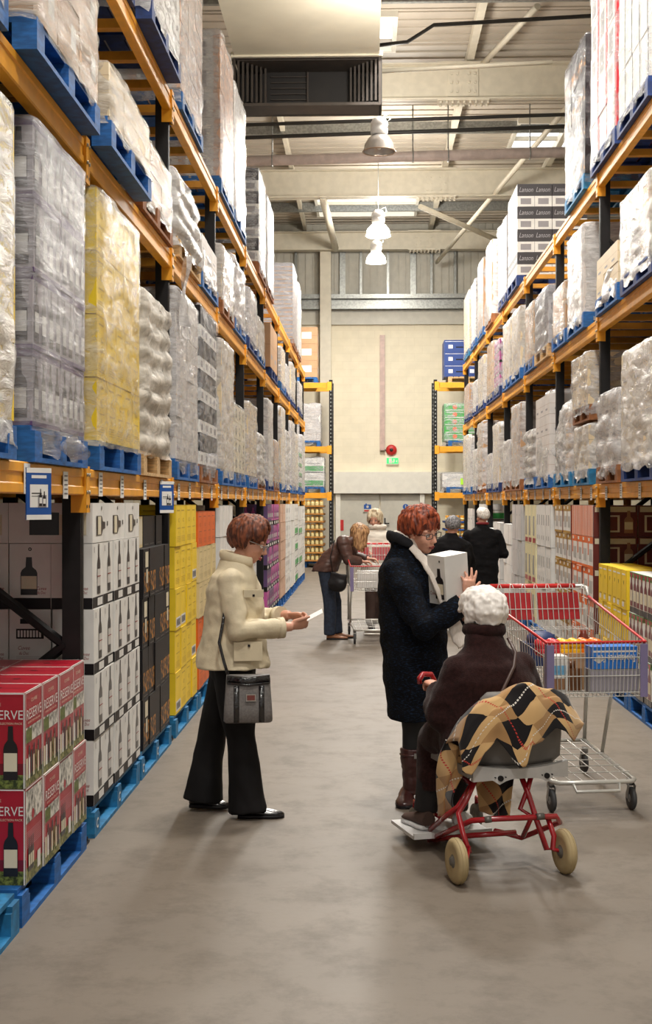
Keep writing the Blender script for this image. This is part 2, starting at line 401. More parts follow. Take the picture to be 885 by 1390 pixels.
    for i, x in enumerate([-.86, 1.46]):
        mb = MB(); mb.box(x, 35.8, 0, x+.13, 36, 1.93); struct(mb.build('trim_%d' % (72+i), M_white), 'white door post', 'door post')
    for i, (x, c) in enumerate([(0.02, 0), (1.07, 1)]):
        mb = MB(); mb.box(x-.12, 35.86, 1.42, x+.12, 35.895, 1.66)
        F = Face(mb, (x, 35.86, 1.42), (1,0,0), (0,-1,0))
        if c: F.disc(0, .14, .08, 1); F.rect(-.01, .08, .01, .19, 0, 2); F.rect(-.09, .0, .09, .04, 1)
        else: F.rect(-.1, .08, .1, .2, 1); F.disc(0, .14, .035, 0, 2); F.rect(-.06, .2, -.02, .23, 1); F.rect(-.09, .01, .09, .05, 2)
        tag(mb.build('notice', [M_clad, M_sign, M_red]), ['blue camera notice with a red line on the end door', 'round blue mandatory notice on the end door'][c], 'notice')
    tag(onwall(-.72, 1.05, .16, .3, M_red, .12).build('fire_box', M_red), 'small red fire call box beside the end door', 'call box')

# ------------------------------------------------------------------ racking
def upright(x0, x1, Y, H, nm):
    """one upright frame: front post, rear post, crossed bracing, foot plates"""
    s = 1 if x1 > x0 else -1
    o = thing('upright_frame', nm, 'rack frame', (x0, Y, 0))
    D = abs(x1-x0)
    for k, dx in enumerate((0, D)):
        mb = MB(); X = s*dx
        a, b = (X-.045, X+.045)
        mb.box(a, -.036, 0.008, b, .036, H)
        mb.box(a-.002, -.012, 0.02, b+.002, .012, H)      # raised rib down the face
        z = .2
        while z < H-.1 and k == 0 and Y < 15:
            for yy in (-.025, .025):
                mb.box(a-.001, yy-.005, z, b+.001, yy+.005, z+.03, 1)
            z += .1
        mb.build('post', [M_postb, M_blk], o)
        mb = MB(); mb.box(X-.07, -.06, 0, X+.07, .06, .012); mb.cyl((X+.055, .045, .01), (X+.055, .045, .03), .01, 8); mb.build('foot_plate', M_yel if Y > 30 else M_postb, o)
    z = .2; k = 0
    while z+.75 < H:
        z2 = z+.78
        a, b = (s*.04, s*(D-.04)) if k % 2 else (s*(D-.04), s*.04)
        mb = MB(); mb.tube([(a, 0, z), (b, 0, z2)], .026, 6, smooth=False); mb.cyl((b, -.04, z2), (b, -.052, z2), .012, 8); mb.build('brace', M_postb, o)
        z = z2 if k % 1 == 0 else z; k += 1
    return o
M_sup = mat('support_bar_paint', (206,142,40), .5, var=.1)
def shelf_level(x0, x1, Ya, Yb, top, nm, tags=False, s=1, full=True):
    """a bay's two beams, their hanging connectors and the pallet support bars"""
    o = thing('rack_shelf', nm, 'rack shelf', (x0, Ya, top))
    L = Yb-Ya; D = x1-x0; dirn = 1 if D > 0 else -1
    for k, X in enumerate((0, D)):
        outw = -dirn if k == 0 else dirn
        # open C profile with a rolled groove, facing outwards
        a = X-outw*.02; b = X+outw*.035
        poly = [(a, 0), (b-outw*.006, 0), (b, -.006), (b, -.04), (b-outw*.006, -.046), (b-outw*.006, -.084), (b, -.09), (b, -BH+.006), (b-outw*.006, -BH), (a, -BH)]
        mb = MB(); mb.prism(poly, .04, L-.04, 'y'); mb.build('beam', M_yel, o)
        for yy in ((0, 1) if k == 0 else ()):
            Y = yy*(L); sg = 1 if yy == 0 else -1
            mb = MB()
            mb.box(X+outw*.036, Y+sg*.002, -.215, X+outw*.045, Y+sg*.046, .012)
            mb.box(X+outw*.045, Y+sg*.038, -.215, X-outw*.03, Y+sg*.044, .012)
            for zz in (-.03, -.115): mb.cyl((X+outw*.045, Y+sg*.024, zz), (X+outw*.052, Y+sg*.024, zz), .009, 8, 1)
            mb.cyl((X+outw*.045, Y+sg*.024, -.185), (X+outw*.047, Y+sg*.024, -.185), .008, 8, 2)
            mb.build('beam_connector', [M_yel, M_bolt, M_blk], o)
    n = 5 if full else 3
    for i in range(n):
        y = L*(i+.5)/n
        mb = MB(); mb.box(dirn*.02, y-.035, -.06, D-dirn*.02, y+.035, -.004); mb.build('support_bar', M_sup, o)
    if tags:
        for q, f in enumerate(tags):
            y = L*f; mb = MB()
            X = -dirn*.037
            w = .045; ju = R.uniform(-.015, .015)
            mb.box(X, y-w, -.135+ju, X-dirn*.0025, y+w, -.012+ju, 0)
            F = Face(mb, (X-dirn*.0025, y, -.135+ju), (0, -dirn, 0), (-dirn,0,0))
            for r_ in range(5): F.rect(-w*.7, .02+r_*.02, w*.7, .027+r_*.02, 1)
            mb.build('price_label', [M_paper, mat('grey_ink', (120,116,118), .7)], o)
    return o
# ------------------------------------------------------------------ pallets
def make_pallet(nm, m, L=1.2, W=1.0, full=True):
    """L along the aisle, W across; base at z=0"""
    key = (m.name, round(L, 2), full)
    if key in make_pallet.c: return make_pallet.c[key]
    deck = MB(); n = 7
    for i in range(n):
        x = -W/2+i*W/n
        deck.box(x+.004, -L/2, .128, x+W/n-.02, L/2, .15)
    for y in (-L/2, -.05, L/2-.1): deck.box(-W/2, y, .105, W/2, y+.1, .128)
    base = MB(); base.box(-.05, -L/2, 0, .05, L/2, .02)
    blk = MB(); blk.box(-.05, -.06, .02, .05, .06, .105)
    if full:
        r = dict(deck=deck.mesh('deck', m), base=base.mesh('base_board', m), blk=blk.mesh('block', m))
    else:
        for x in (-W/2+.05, 0, W/2-.05):
            deck.box(x-.05, -L/2, 0, x+.05, L/2, .02)
            for y in (-L/2+.06, 0, L/2-.06): deck.box(x-.05, y-.06, .02, x+.05, y+.06, .105)
        r = dict(all=deck.mesh('pallet', m))
    make_pallet.c[key] = r; return r
make_pallet.c = {}
def pallet(x, y, z, m, L, label, group=None, full=True, s=1, chep=False, rz=0):
    """x = the aisle face of the pallet, s=+1 when the aisle lies on +x"""
    W = 1.0; d = make_pallet('p', m, L, W, full)
    cx = x-s*W/2
    if not full:
        o = link('pallet', d['all'], None, (cx, y, z), rz); return tag(o, label, 'pallet', group)
    o = thing('pallet', label, 'pallet', (cx, y, z), rz, group)
    link('deck', d['deck'], o)
    for px in (-W/2+.05, 0, W/2-.05):
        link('base_board', d['base'], o, (px, 0, 0))
        for py in (-L/2+.06, 0, L/2-.06): link('block', d['blk'], o, (px, py, 0))
    if chep:
        mb = MB(); F = Face(mb, (s*W/2, 0, .04), (0, s, 0), (s, 0, 0))
        F.text('C', -L/2+.06, .0, .05, 0, 2, bold=.03); F.text('C', 0, .0, .05, 0, 2, bold=.03)
        mb.build('printed_mark', M_paper, o)
    return o

# ------------------------------------------------------------------ cartons
K = lambda n, c, **k: mat('card_'+n, c, k.pop('rough', .5), var=k.pop('var', .05), scale=k.pop('scale', 5), **k)
C_red = K('red', (172,24,44), rough=.28); C_red2 = K('dark_red', (112,14,32), rough=.3); C_grn = K('vine_green', (74,84,32), col2=(150,146,96), var=.3, scale=40)
C_wht = K('white', (232,230,226)); C_lab = K('cream', (222,212,186)); C_blk = K('black', (24,21,23), rough=.5, spec=.3); C_bot = K('bottle', (30,24,26), rough=.3)
C_yel = K('yellow', (244,208,40)); C_yel2 = K('yellow_line', (196,158,20)); C_org = K('orange', (226,104,24)); C_org2 = K('orange_line', (176,72,14))
C_bei = K('beige', (222,202,150)); C_bei2 = K('beige_line', (184,164,112)); C_mag = K('magenta', (196,92,160)); C_pur = K('purple', (92,66,110)); C_gry = K('grey', (150,146,150))
C_kraft = K('kraft', (190,150,112)); C_kraft2 = K('kraft_dark', (160,118,84)); C_pink = K('pink_card', (214,176,152)); C_grn2 = K('green', (60,160,80)); C_olive = K('olive', (170,128,40))
C_fire = mat('card_fire', (34,24,20), .5, var=.3, scale=22, col2=(226,150,40), thr=(.5,.72)); C_photo = mat('card_photo', (150,150,140), .4, scale=30, col2=(230,225,215), var=.6, thr=(.35,.6))
C_vin = mat('card_vine', (60,70,26), .4, scale=60, col2=(128,140,66), var=.3, stretch=(1,6,1)); C_dkbr = K('dark_red_brown', (104,40,34)); C_sky = K('faded_pink', (214,160,168))
C_navy = K('navy', (40,66,130)); C_silver = K('silver_print', (170,168,172), rough=.35)
def carton_mesh(kind, s, d):
    """s: which way the aisle lies (+1 on +x). d = (across, along, high)"""
    key = (kind, s, d)
    if key in carton_mesh.c: return carton_mesh.c[key]
    dx, dy, dz = d; g = .003
    mb = MB(); b = .0
    mb.box(-dx/2+g, -dy/2+g, 0, dx/2-g, dy/2-g, dz-g, 0)
    A = Face(mb, (s*(dx/2-g), 0, 0), (0, s, 0), (s, 0, 0)); B = Face(mb, (0, -dy/2+g, 0), (1,0,0), (0,-1,0)); T = Face(mb, (0, 0, dz-g), (1,0,0), (0,0,1), (0,1,0))
    # joint of the top flaps
    m = [C_wht]
    if kind in ('red', 'red_text'):
        m = [C_red, C_red2, C_wht, C_bot, C_lab, C_vin, C_photo, C_grn, C_sky, M_blk]
        for F, w, main in ((A, dy, kind == 'red'), (B, dx, True)):
            h = dz
            e = .005
            F.rect(-w/2+g, 0, -w/2+g+e, h-g, 2, 3); F.rect(w/2-g-e, 0, w/2-g, h-g, 2, 3); F.rect(-w/2+g, h-g-e, w/2-g, h-g, 2, 3)
            if F is B:
                F.rect(-w/2, .0, w/2, .1, 1); F.rect(-w/2, 0, w/2, .055, 5, 2)
                F.text('RESERVE', .055, h*.72, .038, 2, 3, w=.17); F.text('BRUT ROSE SELECTION PACK', .055, h*.665, .009, 4, 3, w=.165); F.text('CUVEE CREME', 0, h*.86, .012, 4, 3, w=w*.34)
                for a in (-.09, 0, .09): F.bottle(a, .035, .058, h*.56, 3, 4, 4)
            elif main:
                F.rect(-w/2, 0, w/2, .045, 7, 1); F.text('RESERVE', 0, h*.7, .042, 2, 3, w=w*.84); F.text('SELECTED CELLAR', 0, h*.655, .008, 4, 3, w=w*.7); F.text('CUVEE', 0, h*.87, .014, 4, 3, w=w*.34)
                F.rect(-w/2+.012, h*.46, w/2-.012, h*.62, 6, 2); F.rect(-w/2+.012, h*.46, -w*.12, h*.6, 5, 3)
                for k in range(7):
                    a = -w/2+.03+k*(w-.06)/6
                    F.rect(a-.012, .03, a+.012, h*(.3+.03*(k % 3)), [4, 2, 3, 4, 7, 4, 3][k], 2)
                    if k % 2: F.rect(a-.008, h*.3, a+.008, h*.42, 3, 3)
            else:
                F.rect(-w/2, 0, w/2, .06, 7, 1); F.rect(-w/2+.01, h*.62, w/2-.01, h*.96, 6, 2); F.disc(-.02, h*.68, .02, 0, 3)
                for k in range(9): F.rect(-w*.42, h*(.36+.02*k), w*.4, h*(.365+.02*k), 8, 2)
                for a in (-.08, -.05, -.02): F.bottle(a, .04, .024, h*.36, 3, 4, 3)
                F.rect(.05, .02, .1, .09, 2, 3)
        T.rect(-dx/2+g, -.003, dx/2-g, .003, 1); T.rect(-dx/2+g, dy/2-g-.005, dx/2-g, dy/2-g, 2); T.disc(0, .0, .018, 9, 2, 10, .01)
        T.rect(-dx/2+g, -dy/2+g, dx/2-g, -dy/2+g+.005, 2); T.rect(s*(dx/2-g)-.005*s, -dy/2+g, s*(dx/2-g), dy/2-g, 2)
    elif kind in ('white_bottle', 'white_handle'):
        m = [C_wht, C_blk, C_bot, C_lab, K('wine_red', (150,50,50)), K('pale_label', (206,202,198))]
        h = dz; bb = .055
        for F, w in ((A, dy), (B, dx)):
            F.rect(-w/2+g, 0, w/2-g, bb, 1); F.rect(-w/2+g, 0, -w/2+g+.002, h-g, 5, 2)
        A.rect(-.01, .008, dy/2-.02, bb-.008, 0, 2); 
        A.bottle(.02, bb+.012, .078, h-bb-.02, 2, 5, 2); A.rect(-.09, h-.05, -.083, h-.02, 2, 2); A.rect(-.02, bb+.1, .06, bb+.105, 4, 4)
        B.disc(0, h-.03, .009, 2, 2); B.disc(0, h-.03, .004, 0, 3)
        if kind == 'white_bottle':
            B.bottle(-.005, bb+.015, .085, .19, 2, 3, 2); B.text('Cuvee', dx*.27, bb+.04, .018, 4, 2, w=.05, shear=.3); B.text('du Duc', dx*.27, bb+.02, .016, 4, 2, w=.045, shear=.3)
        else:
            B.rect(-.05, h-.075, .05, h-.05, 1, 2); B.rect(-.07, h-.15, .07, h-.1, 1, 2)
            for k in range(8): B.rect(-.062+k*.0155, h-.142, -.052+k*.0155, h-.108, 0, 3)
            B.text('Cuvee', -.03, bb+.07, .02, 4, 2, w=.06, shear=.3); B.text('du Duc', -.03, bb+.045, .016, 4, 2, w=.05, shear=.3)
            for k in range(4): B.rect(-.07, bb+.01+k*.008, .07, bb+.013+k*.008, 5, 2)
    elif kind == 'white_lying':
        m = [C_wht, C_bot, C_lab, K('wine_red', (150,50,50)), K('thin_grey', (160,158,156))]
        A.bottle(-dy*.3, dz*.42, .1, dy*.5, 1, 2, 2, horiz=True); A.disc(0, dz-.03, .011, 1, 2); A.rect(dy*.3, dz*.4, dy*.36, dz*.52, 1, 2); A.rect(dy*.12, .01, dy*.125, dz-.01, 4)
        B.rect(-dx*.25, dz*.2, dx*.1, dz*.75, 1, 2); B.rect(dx*.1, dz*.2, dx*.42, dz*.7, 2, 2); B.text('CH', dx*.25, dz*.4, .04, 3, 3)
    elif kind in ('black_fire', 'black_plain', 'black_label'):
        m = [C_blk, C_fire, C_lab, K('grey_line', (92,88,88)), C_bei, C_org]
        for k in range(4): A.rect(-dy/2+g+k*.001, 0, -dy/2+g+.004, dz, 3, 1)
        if kind != 'black_plain': A.rect(-dy/2+.012, dz*.12, dy/2-.004, dz*.52, 1, 2)
        if kind == 'black_label': A.rect(-dy*.2, dz*.62, dy*.28, dz*.93, 2, 3); A.rect(-dy*.05, dz*.3, dy*.2, dz*.58, 2, 3)
        A.rect(-dy*.3, .012, dy*.3, .018, 3, 2)
        B.rect(-dx*.3, dz*.2, dx*.3, dz*.5, 1, 2); B.text('VINO', 0, dz*.65, .05, 3, 2)
    elif kind == 'cream_lying':
        m = [C_bei, C_blk, C_lab]; A.rect(-dy*.42, dz*.1, dy*.42, dz*.92, 2, 1); A.rect(-dy*.1, dz*.4, -dy*.04, dz*.7, 1, 2)
    elif kind in ('yellow', 'orange', 'beige', 'orange_flat'):
        m = {'yellow': [C_yel, C_yel2], 'orange': [C_org, C_org2], 'beige': [C_bei, C_bei2], 'orange_flat': [C_org, C_org2]}[kind]+[C_wht, C_blk]
        for F, w in ((A, dy), (B, dx)):
            F.rect(-w/2+g, 0, -w/2+g+.003, dz-g, 1); F.rect(-w/2+g, dz-g-.004, w/2-g, dz-g, 1)
            F.rect(-w*.3, dz*.84, w*.2, dz*.87, 1); F.disc(w*.05, dz*.62, w*.12, 1, 1, 12, dz*.05); F.disc(w*.05, dz*.62, w*.08, 0, 2, 12, dz*.035)
            F.rect(-w*.25, dz*.42, w*.3, dz*.44, 1); F.text('XII', 0, dz*.3, dz*.06, 1, 1)
            for k in range(4): F.rect(-w*.3, dz*(.1+.04*k), w*.3, dz*(.11+.04*k), 1)
    elif kind == 'yellow_bar':
        m = [C_yel, C_yel2, C_wht, C_blk]
        A.rect(-dy/2+g, 0, -dy/2+g+.003, dz-g, 1); A.rect(-dy*.3, dz*.84, dy*.2, dz*.87, 1); A.rect(-dy*.38, dz*.06, dy*.38, dz*.3, 2, 1)
        for k in range(9): A.rect(-dy*.3+k*dy*.07, dz*.1, -dy*.27+k*dy*.07, dz*.26, 3, 2)
        B.rect(-dx*.3, dz*.5, dx*.3, dz*.6, 1)
    elif kind == 'yellow_v':
        m = [C_yel, C_yel2, C_wht, C_blk]
        for F, w in ((A, dy), (B, dx)):
            F.rect(-w/2+g, 0, -w/2+g+.004, dz-g, 1); F.poly([(-.018,dz*.72),(.0,dz*.6),(.018,dz*.72),(.009,dz*.72),(0,dz*.66),(-.009,dz*.72)], 3, 1)
            F.rect(-w*.32, dz*.86, w*.32, dz*.9, 2, 1); F.rect(-w*.3, dz*.2, w*.3, dz*.23, 1); F.rect(-w*.3, .02, w*.1, .06, 2)
    elif kind == 'red_bottle_white':
        m = [C_wht, C_red2, C_bot, C_lab, C_grn2, C_red, C_kraft2]
        for F, w in ((A, dy), (B, dx)):
            F.rect(-w/2+g, 0, w/2-g, dz*.14, 2); F.rect(-w/2+g, dz*.86, w/2-g, dz-g, 4 if F is A else 1)
            for q in (-.25, .25): F.bottle(w*q, dz*.16, w*.36, dz*.78, 1, 3, 2); F.poly([(w*(q-.2), dz*.97), (w*(q+.05), dz*.8), (w*(q+.2), dz*.97)], 5, 3)
            F.rect(-.004, 0, .004, dz, 3, 3)
    elif kind in ('orange_white', 'orange_stripes', 'olive_white'):
        c = C_org if kind[1] == 'r' else C_olive
        m = [C_wht, c, K('thin_grey', (160,158,156)), C_dkbr, C_kraft2, C_lab]
        if kind == 'orange_stripes':
            for k in range(4): A.rect(-dy/2+g+k*dy/4, 0, -dy/2+g+k*dy/4+dy*.15, dz-g, 1)
        else:
            A.rect(-dy/2+g, dz*.78, dy/2-g, dz-g, 1); A.rect(-dy*.3, dz*.85, -dy*.05, dz*.95, 0, 2); A.rect(-dy/2+g, .0, dy/2-g, dz*.08, 1)
            A.rect(-dy*.4, dz*.4, -dy*.25, dz*.78, 1); 
            for k in range(3): A.rect(dy*(-.12+.18*k), dz*.2, dy*(-.02+.18*k), dz*.6, 2)
        B.rect(-dx/2+g, 0, dx/2-g, dz-g, 3, 1); B.rect(-dx/2+.02, dz*.78, dx/2-.02, dz*.95, 5, 2); B.rect(-dx*.35, dz*.15, dx*.1, dz*.68, 5, 2); B.rect(-dx*.3, dz*.2, dx*.05, dz*.63, 3, 3)
        B.bottle(dx*.3, dz*.12, dx*.2, dz*.7, 4, 5, 3)
    elif kind in ('white_pips', 'white_plain', 'cream_red', 'white_green', 'grey_white'):
        m = [{'cream_red': K('pale_yellow', (236,226,180)), 'grey_white': K('greywhite', (200,196,194))}.get(kind, C_wht), K('thin_grey', (160,158,156)), C_red, C_grn2, C_blk]
        for F, w in ((A, dy), (B, dx)):
            F.rect(-w/2+g, 0, -w/2+g+.003, dz-g, 1); F.rect(-w/2+g, dz-g-.004, w/2-g, dz-g, 1)
            if kind == 'white_pips':
                for k in range(2): F.rect(w*(-.3+.4*k), dz*.5, w*(-.15+.4*k), dz*.75, 1); F.rect(w*(-.3+.4*k), dz*.15, w*(-.2+.4*k), dz*.25, 1)
            if kind == 'cream_red': F.rect(-w*.4, .01, w*.4, dz*.14, 2); F.rect(-w*.3, dz*.2, w*.1, dz*.7, 1, 1)
            if kind == 'white_green': F.rect(-w*.45, dz*.1, w*.45, dz*.45, 3); F.rect(-w*.3, dz*.6, w*.3, dz*.63, 4); F.rect(-w*.45, .0, w*.45, .02, 4)
            if kind == 'grey_white': F.disc(0, dz*.7, .012, 4)
    elif kind in ('magenta', 'purple'):
        m = [C_mag if kind == 'magenta' else C_pur, C_blk, C_wht, C_pur if kind == 'magenta' else C_mag, C_red]
        for F, w in ((A, dy), (B, dx)):
            F.rect(-w/2+g, 0, w/2-g, dz*.22, 1); F.rect(-w*.35, .015, w*.1, dz*.17, 2, 2)
            for k in range(3): F.bottle(w*(-.25+.25*k), dz*.3, w*.13, dz*.55, 3, 2, 2)
    elif kind == 'wine_purple':
        m = [K('pale_grey', (176,170,176)), C_pur, C_bot, C_gry, C_wht]
        for F, w in ((A, dy), (B, dx)):
            F.rect(-w/2+g, dz*.9, w/2-g, dz-g, 1); F.rect(-w/2+g, 0, w/2-g, dz*.06, 1)
            for k in range(2): F.bottle(w*(-.25+.5*k), dz*.1, w*.3, dz*.78, 2, 4, 2)
    elif kind == 'dark_fizz':
        m = [K('charcoal', (58,54,58)), C_wht, C_gry, C_silver]
        for F, w in ((A, dy), (B, dx)):
            F.rect(-w/2+g, 0, w/2-g, dz*.46, 1); F.rect(-.003, 0, .003, dz*.46, 2, 2); F.rect(-w*.4, dz*.1, -w*.1, dz*.36, 2, 2); F.rect(w*.1, dz*.1, w*.4, dz*.36, 2, 2)
            for q in (-.24, .24): F.text('Lanson', w*q, dz*.64, .07, 3, 2, w=w*.4, shear=.35)
    elif kind == 'slats':
        m = [C_gry, C_kraft]; 
        for F, w in ((A, dy), (B, dx)): F.rect(-w/2+g, 0, w/2-g, .018, 1)
    elif kind == 'green_fruit':
        m = [K('grass_green', (50,160,60)), C_org, C_wht]
        for F, w in ((A, dy), (B, dx)): F.disc(0, dz*.55, .06, 1, 2); F.rect(-w*.45, dz*.1, w*.45, dz*.18, 2, 2); F.rect(-w*.4, dz*.8, w*.4, dz*.86, 2, 1)
    elif kind == 'navy_tray':
        m = [C_navy, C_wht, C_blk]
        for F, w in ((A, dy), (B, dx)): F.rect(-w*.45, dz*.85, w*.45, dz*.88, 1); F.rect(-w*.3, dz*.3, -w*.1, dz*.6, 1, 1); F.rect(w*.05, dz*.35, w*.4, dz*.45, 2, 1)
    elif kind == 'kraft_print':
        m = [C_kraft, C_kraft2, C_wht]
        for F, w in ((A, dy), (B, dx)): F.rect(-w/2+g, dz*.48, w/2-g, dz*.5, 1); F.rect(w*.1, dz*.3, w*.35, dz*.7, 2, 2); F.rect(-w*.4, dz*.6, -w*.1, dz*.64, 1, 2)
    elif kind == 'pink_bottle':
        m = [C_pink, C_kraft2, C_gry, C_wht]
        B.rect(-dx/2+g, 0, dx/2-g, dz-g, 3, 1); B.rect(-dx*.4, dz*.1, dx*.1, dz*.6, 2, 2); B.rect(dx*.3, 0, dx/2-g, dz-g, 0, 2)
        A.rect(-dy/2+g, 0, dy/2-g, .01, 1); A.rect(-dy/2+g, dz*.5, dy/2-g, dz*.51, 1)
    elif kind == 'white_black_bar':
        m = [C_wht, C_blk, C_gry]; A.rect(dy/2-.05, 0, dy/2-.015, dz-g, 1); B.rect(-dx*.4, dz*.2, dx*.4, dz*.7, 1)
    elif kind == 'red_white':
        m = [K('bright_red', (190,24,40)), C_wht, C_silver]; A.rect(-dy/2+g, 0, dy*.3, dz-g, 1); A.rect(-dy*.35, dz*.1, dy*.1, dz*.8, 2, 2)
    elif kind == 'black_white_cube':
        m = [C_blk, C_wht, C_gry]
        for F, w in ((A, dy), (B, dx)): F.rect(-w/2+g, 0, w/2-g, dz*.4, 1); F.rect(-w*.2, dz*.1, w*.2, dz*.3, 2, 2)
    elif kind == 'cream_stamp':
        m = [C_lab, C_blk]
        for F, w in ((A, dy), (B, dx)): F.disc(0, dz*.5, .05, 1, 2); F.disc(0, dz*.5, .03, 0, 3)
    elif kind == 'brown_wine':
        m = [C_dkbr, C_lab, C_kraft2, C_org]
        B.rect(-dx*.4, dz*.15, dx*.1, dz*.7, 1); B.bottle(dx*.3, dz*.1, dx*.18, dz*.75, 2, 1); A.rect(-dy*.4, dz*.2, dy*.4, dz*.6, 3)
    else:
        m = [{'kraft': C_kraft, 'tan': K('tan', (226,206,172)), 'pale': K('pale', (216,210,206)), 'black': C_blk, 'silver': C_silver, 'sack': K('sack', (232,226,216)), 'yellow_plain': C_yel}.get(kind, C_kraft), C_kraft2, C_gry]
        for F, w in ((A, dy), (B, dx)): F.rect(-w/2+g, dz*.5, w/2-g, dz*.51, 1); F.rect(-w*.3, dz*.2, w*.1, dz*.3, 2)
    me = mb.mesh('carton', m); carton_mesh.c[key] = me; return me
carton_mesh.c = {}

def stack(kind, s, face, y0, y1, z0, ncol, ntier, dz, depth=.3, rows=1, desc='', per=.004, name='wine_carton', cat='carton', col_end='nearest the red cartons', alt=None, jig=.006, group=None, frontrow=0, where='', skip=()):
    """free-standing cartons, each a thing: columns along the aisle, rows away from it, tiers upward"""
    dy = (y1-y0)/ncol
    for t in range(ntier):
        for c in range(ncol):
            for r in range(max(rows, frontrow if c == 0 else 0)):
                if (t, c, r) in skip: continue
                k = alt(t, c, r) if alt else kind
                me = carton_mesh(k, s, (round(depth, 3), round(dy, 3), round(dz, 3)))
                j = R.uniform(-jig, jig)
                x = face-s*(depth/2+r*depth)+(s*j if r == 0 else 0)
                if y0 > 17.75: far_carton(me, x, y0+dy*(c+.5), z0+t*dz); continue
                o = link(name, me, None, (x, y0+dy*(c+.5), z0+t*dz))
                lab = f"{desc} {where}, {ORD[t+1]} tier up, {ORD[c+1]} column" + (f", {ORD[r+1]} row back" if max(rows, frontrow) > 1 and (r or True) else '')
                tag(o, lab, cat, group or f"{desc}s {where}".strip())

# ------------------------------------------------------------------ shrink wrapped loads
F_clear = film('clear_stretch_wrap', (214,214,218), .30, lo=.28); F_mid = film('cloudy_stretch_wrap', (208,206,208), .46, lo=.3)
F_milk = film('milky_stretch_wrap', (216,214,214), .66, lo=.3); F_tan = film('warm_stretch_wrap', (216,208,196), .45, (2, 2, 14), lo=.3)
F_dark = film('grey_stretch_wrap', (120,120,126), .36, (2,2,6), lo=.32)
F_sat = film('satin_stretch_wrap', (190,188,192), .37, (1.5,1.5,10), lo=.25); F_pale = film('pale_warm_stretch_wrap', (226,218,200), .38, (2,2,5), lo=.3)
F_soft = film('soft_stretch_wrap', (226,218,206), .6, (3,3,5), lo=.3); F_soft.node_tree.nodes['Principled BSDF'].inputs['Roughness'].default_value = .45
def wrap_mesh(x0, x1, y0, y1, z0, z1, seed, amp=.015, billow=0, tiers=4, taper=0., n=52, k=22, skirt=.1, tails=True, topb=.03, round_=.05, cap=True):
    cx, cy = (x0+x1)/2, (y0+y1)/2; hx, hy = abs(x1-x0)/2+.012, (y1-y0)/2+.012
    per = []
    # rounded rectangle
    import itertools
    segs = n//4
    for q in range(4):
        for i in range(segs):
            f = i/segs
            a, b = [((-1+2*f), -1), (1, (-1+2*f)), ((1-2*f), 1), (-1, (1-2*f))][q]
            x, y = a*hx, b*hy
            ex, ey = max(0, abs(x)-(hx-round_)), max(0, abs(y)-(hy-round_))
            if ex > 0 and ey > 0:
                l = sqrt(ex*ex+ey*ey); kx = round_/l if l > round_ else 1
                x = math.copysign(hx-round_+ex*kx, x); y = math.copysign(hy-round_+ey*kx, y)
            per.append((x, y, x/hx, y/hy))
    mb = MB(); rings = []
    zb = z0-skirt
    for j in range(k+1):
        f = j/k; z = zb+(z1-zb)*f; ring = []
        for i, (x, y, nx, ny) in enumerate(per):
            a = i/len(per)*2*pi
            p = V((cos(a)*2.2, sin(a)*2.2+seed*7.3, z*4.5+sin(a*2+seed)*.8))
            d = noise.noise(p)*amp+noise.noise(p*3.1)*amp*.55+noise.noise(V((p.x*1.5, p.y*1.5, z*16)))*amp*.4
            if billow:
                ph = (z-z0)/(z1-z0)*tiers+noise.noise(V((cos(a), sin(a), seed)))*.5
                d += billow*(abs(sin(pi*ph))-.5)
            tp = 1-taper*max(0, f)**2
            if j == 0: d += amp*1.5*noise.noise(V((a*5, seed, 1)))
            zz = z + (noise.noise(V((a*4, seed, 3)))*skirt*.7 if j == 0 else 0)
            l = sqrt(nx*nx+ny*ny)
            ring.append(V((cx+x*tp+d*nx/l, cy+y*tp+d*ny/l, zz)))
        rings.append(ring)
    for f, dz in (((.97, .6), (.8, 1.), (.5, .7), (.15, .5)) if cap else ()):
        rings.append([V((cx+x*(1-taper)*f, cy+y*(1-taper)*f, z1+topb*dz*(1+noise.noise(V((x*5, y*5, seed)))) )) for x, y, _, _ in per])
    mb.loft(rings, 0, caps=False); 
    if cap: mb.add([], []); base = len(mb.v)-len(per); mb.f.append(tuple(range(base, len(mb.v)))); mb.m.append(0); mb.s.append(True)
    return mb
def tail(mb, x, y, z, L, w, seed):
    """a torn tail of film hanging down"""
    P = []
    k = 7
    for i in range(k+1):
        f = i/k; ww = w*(.25+.9*sin(pi*min(1, f*1.1))*(.6+.4*f))
        P.append([(x+.03*sin(seed+f*4)+.01, y-ww/2, z-L*f), (x+.05+.03*sin(seed*2+f*5), y, z-L*f*1.03), (x+.02*cos(seed+f*7), y+ww/2, z-L*f)])
    vs = [p for r in P for p in r]; fs = []
    for i in range(k):
        for j in range(2): fs.append((i*3+j, i*3+j+1, i*3+j+4, i*3+j+3))
    mb.add(vs, fs, 0, True)
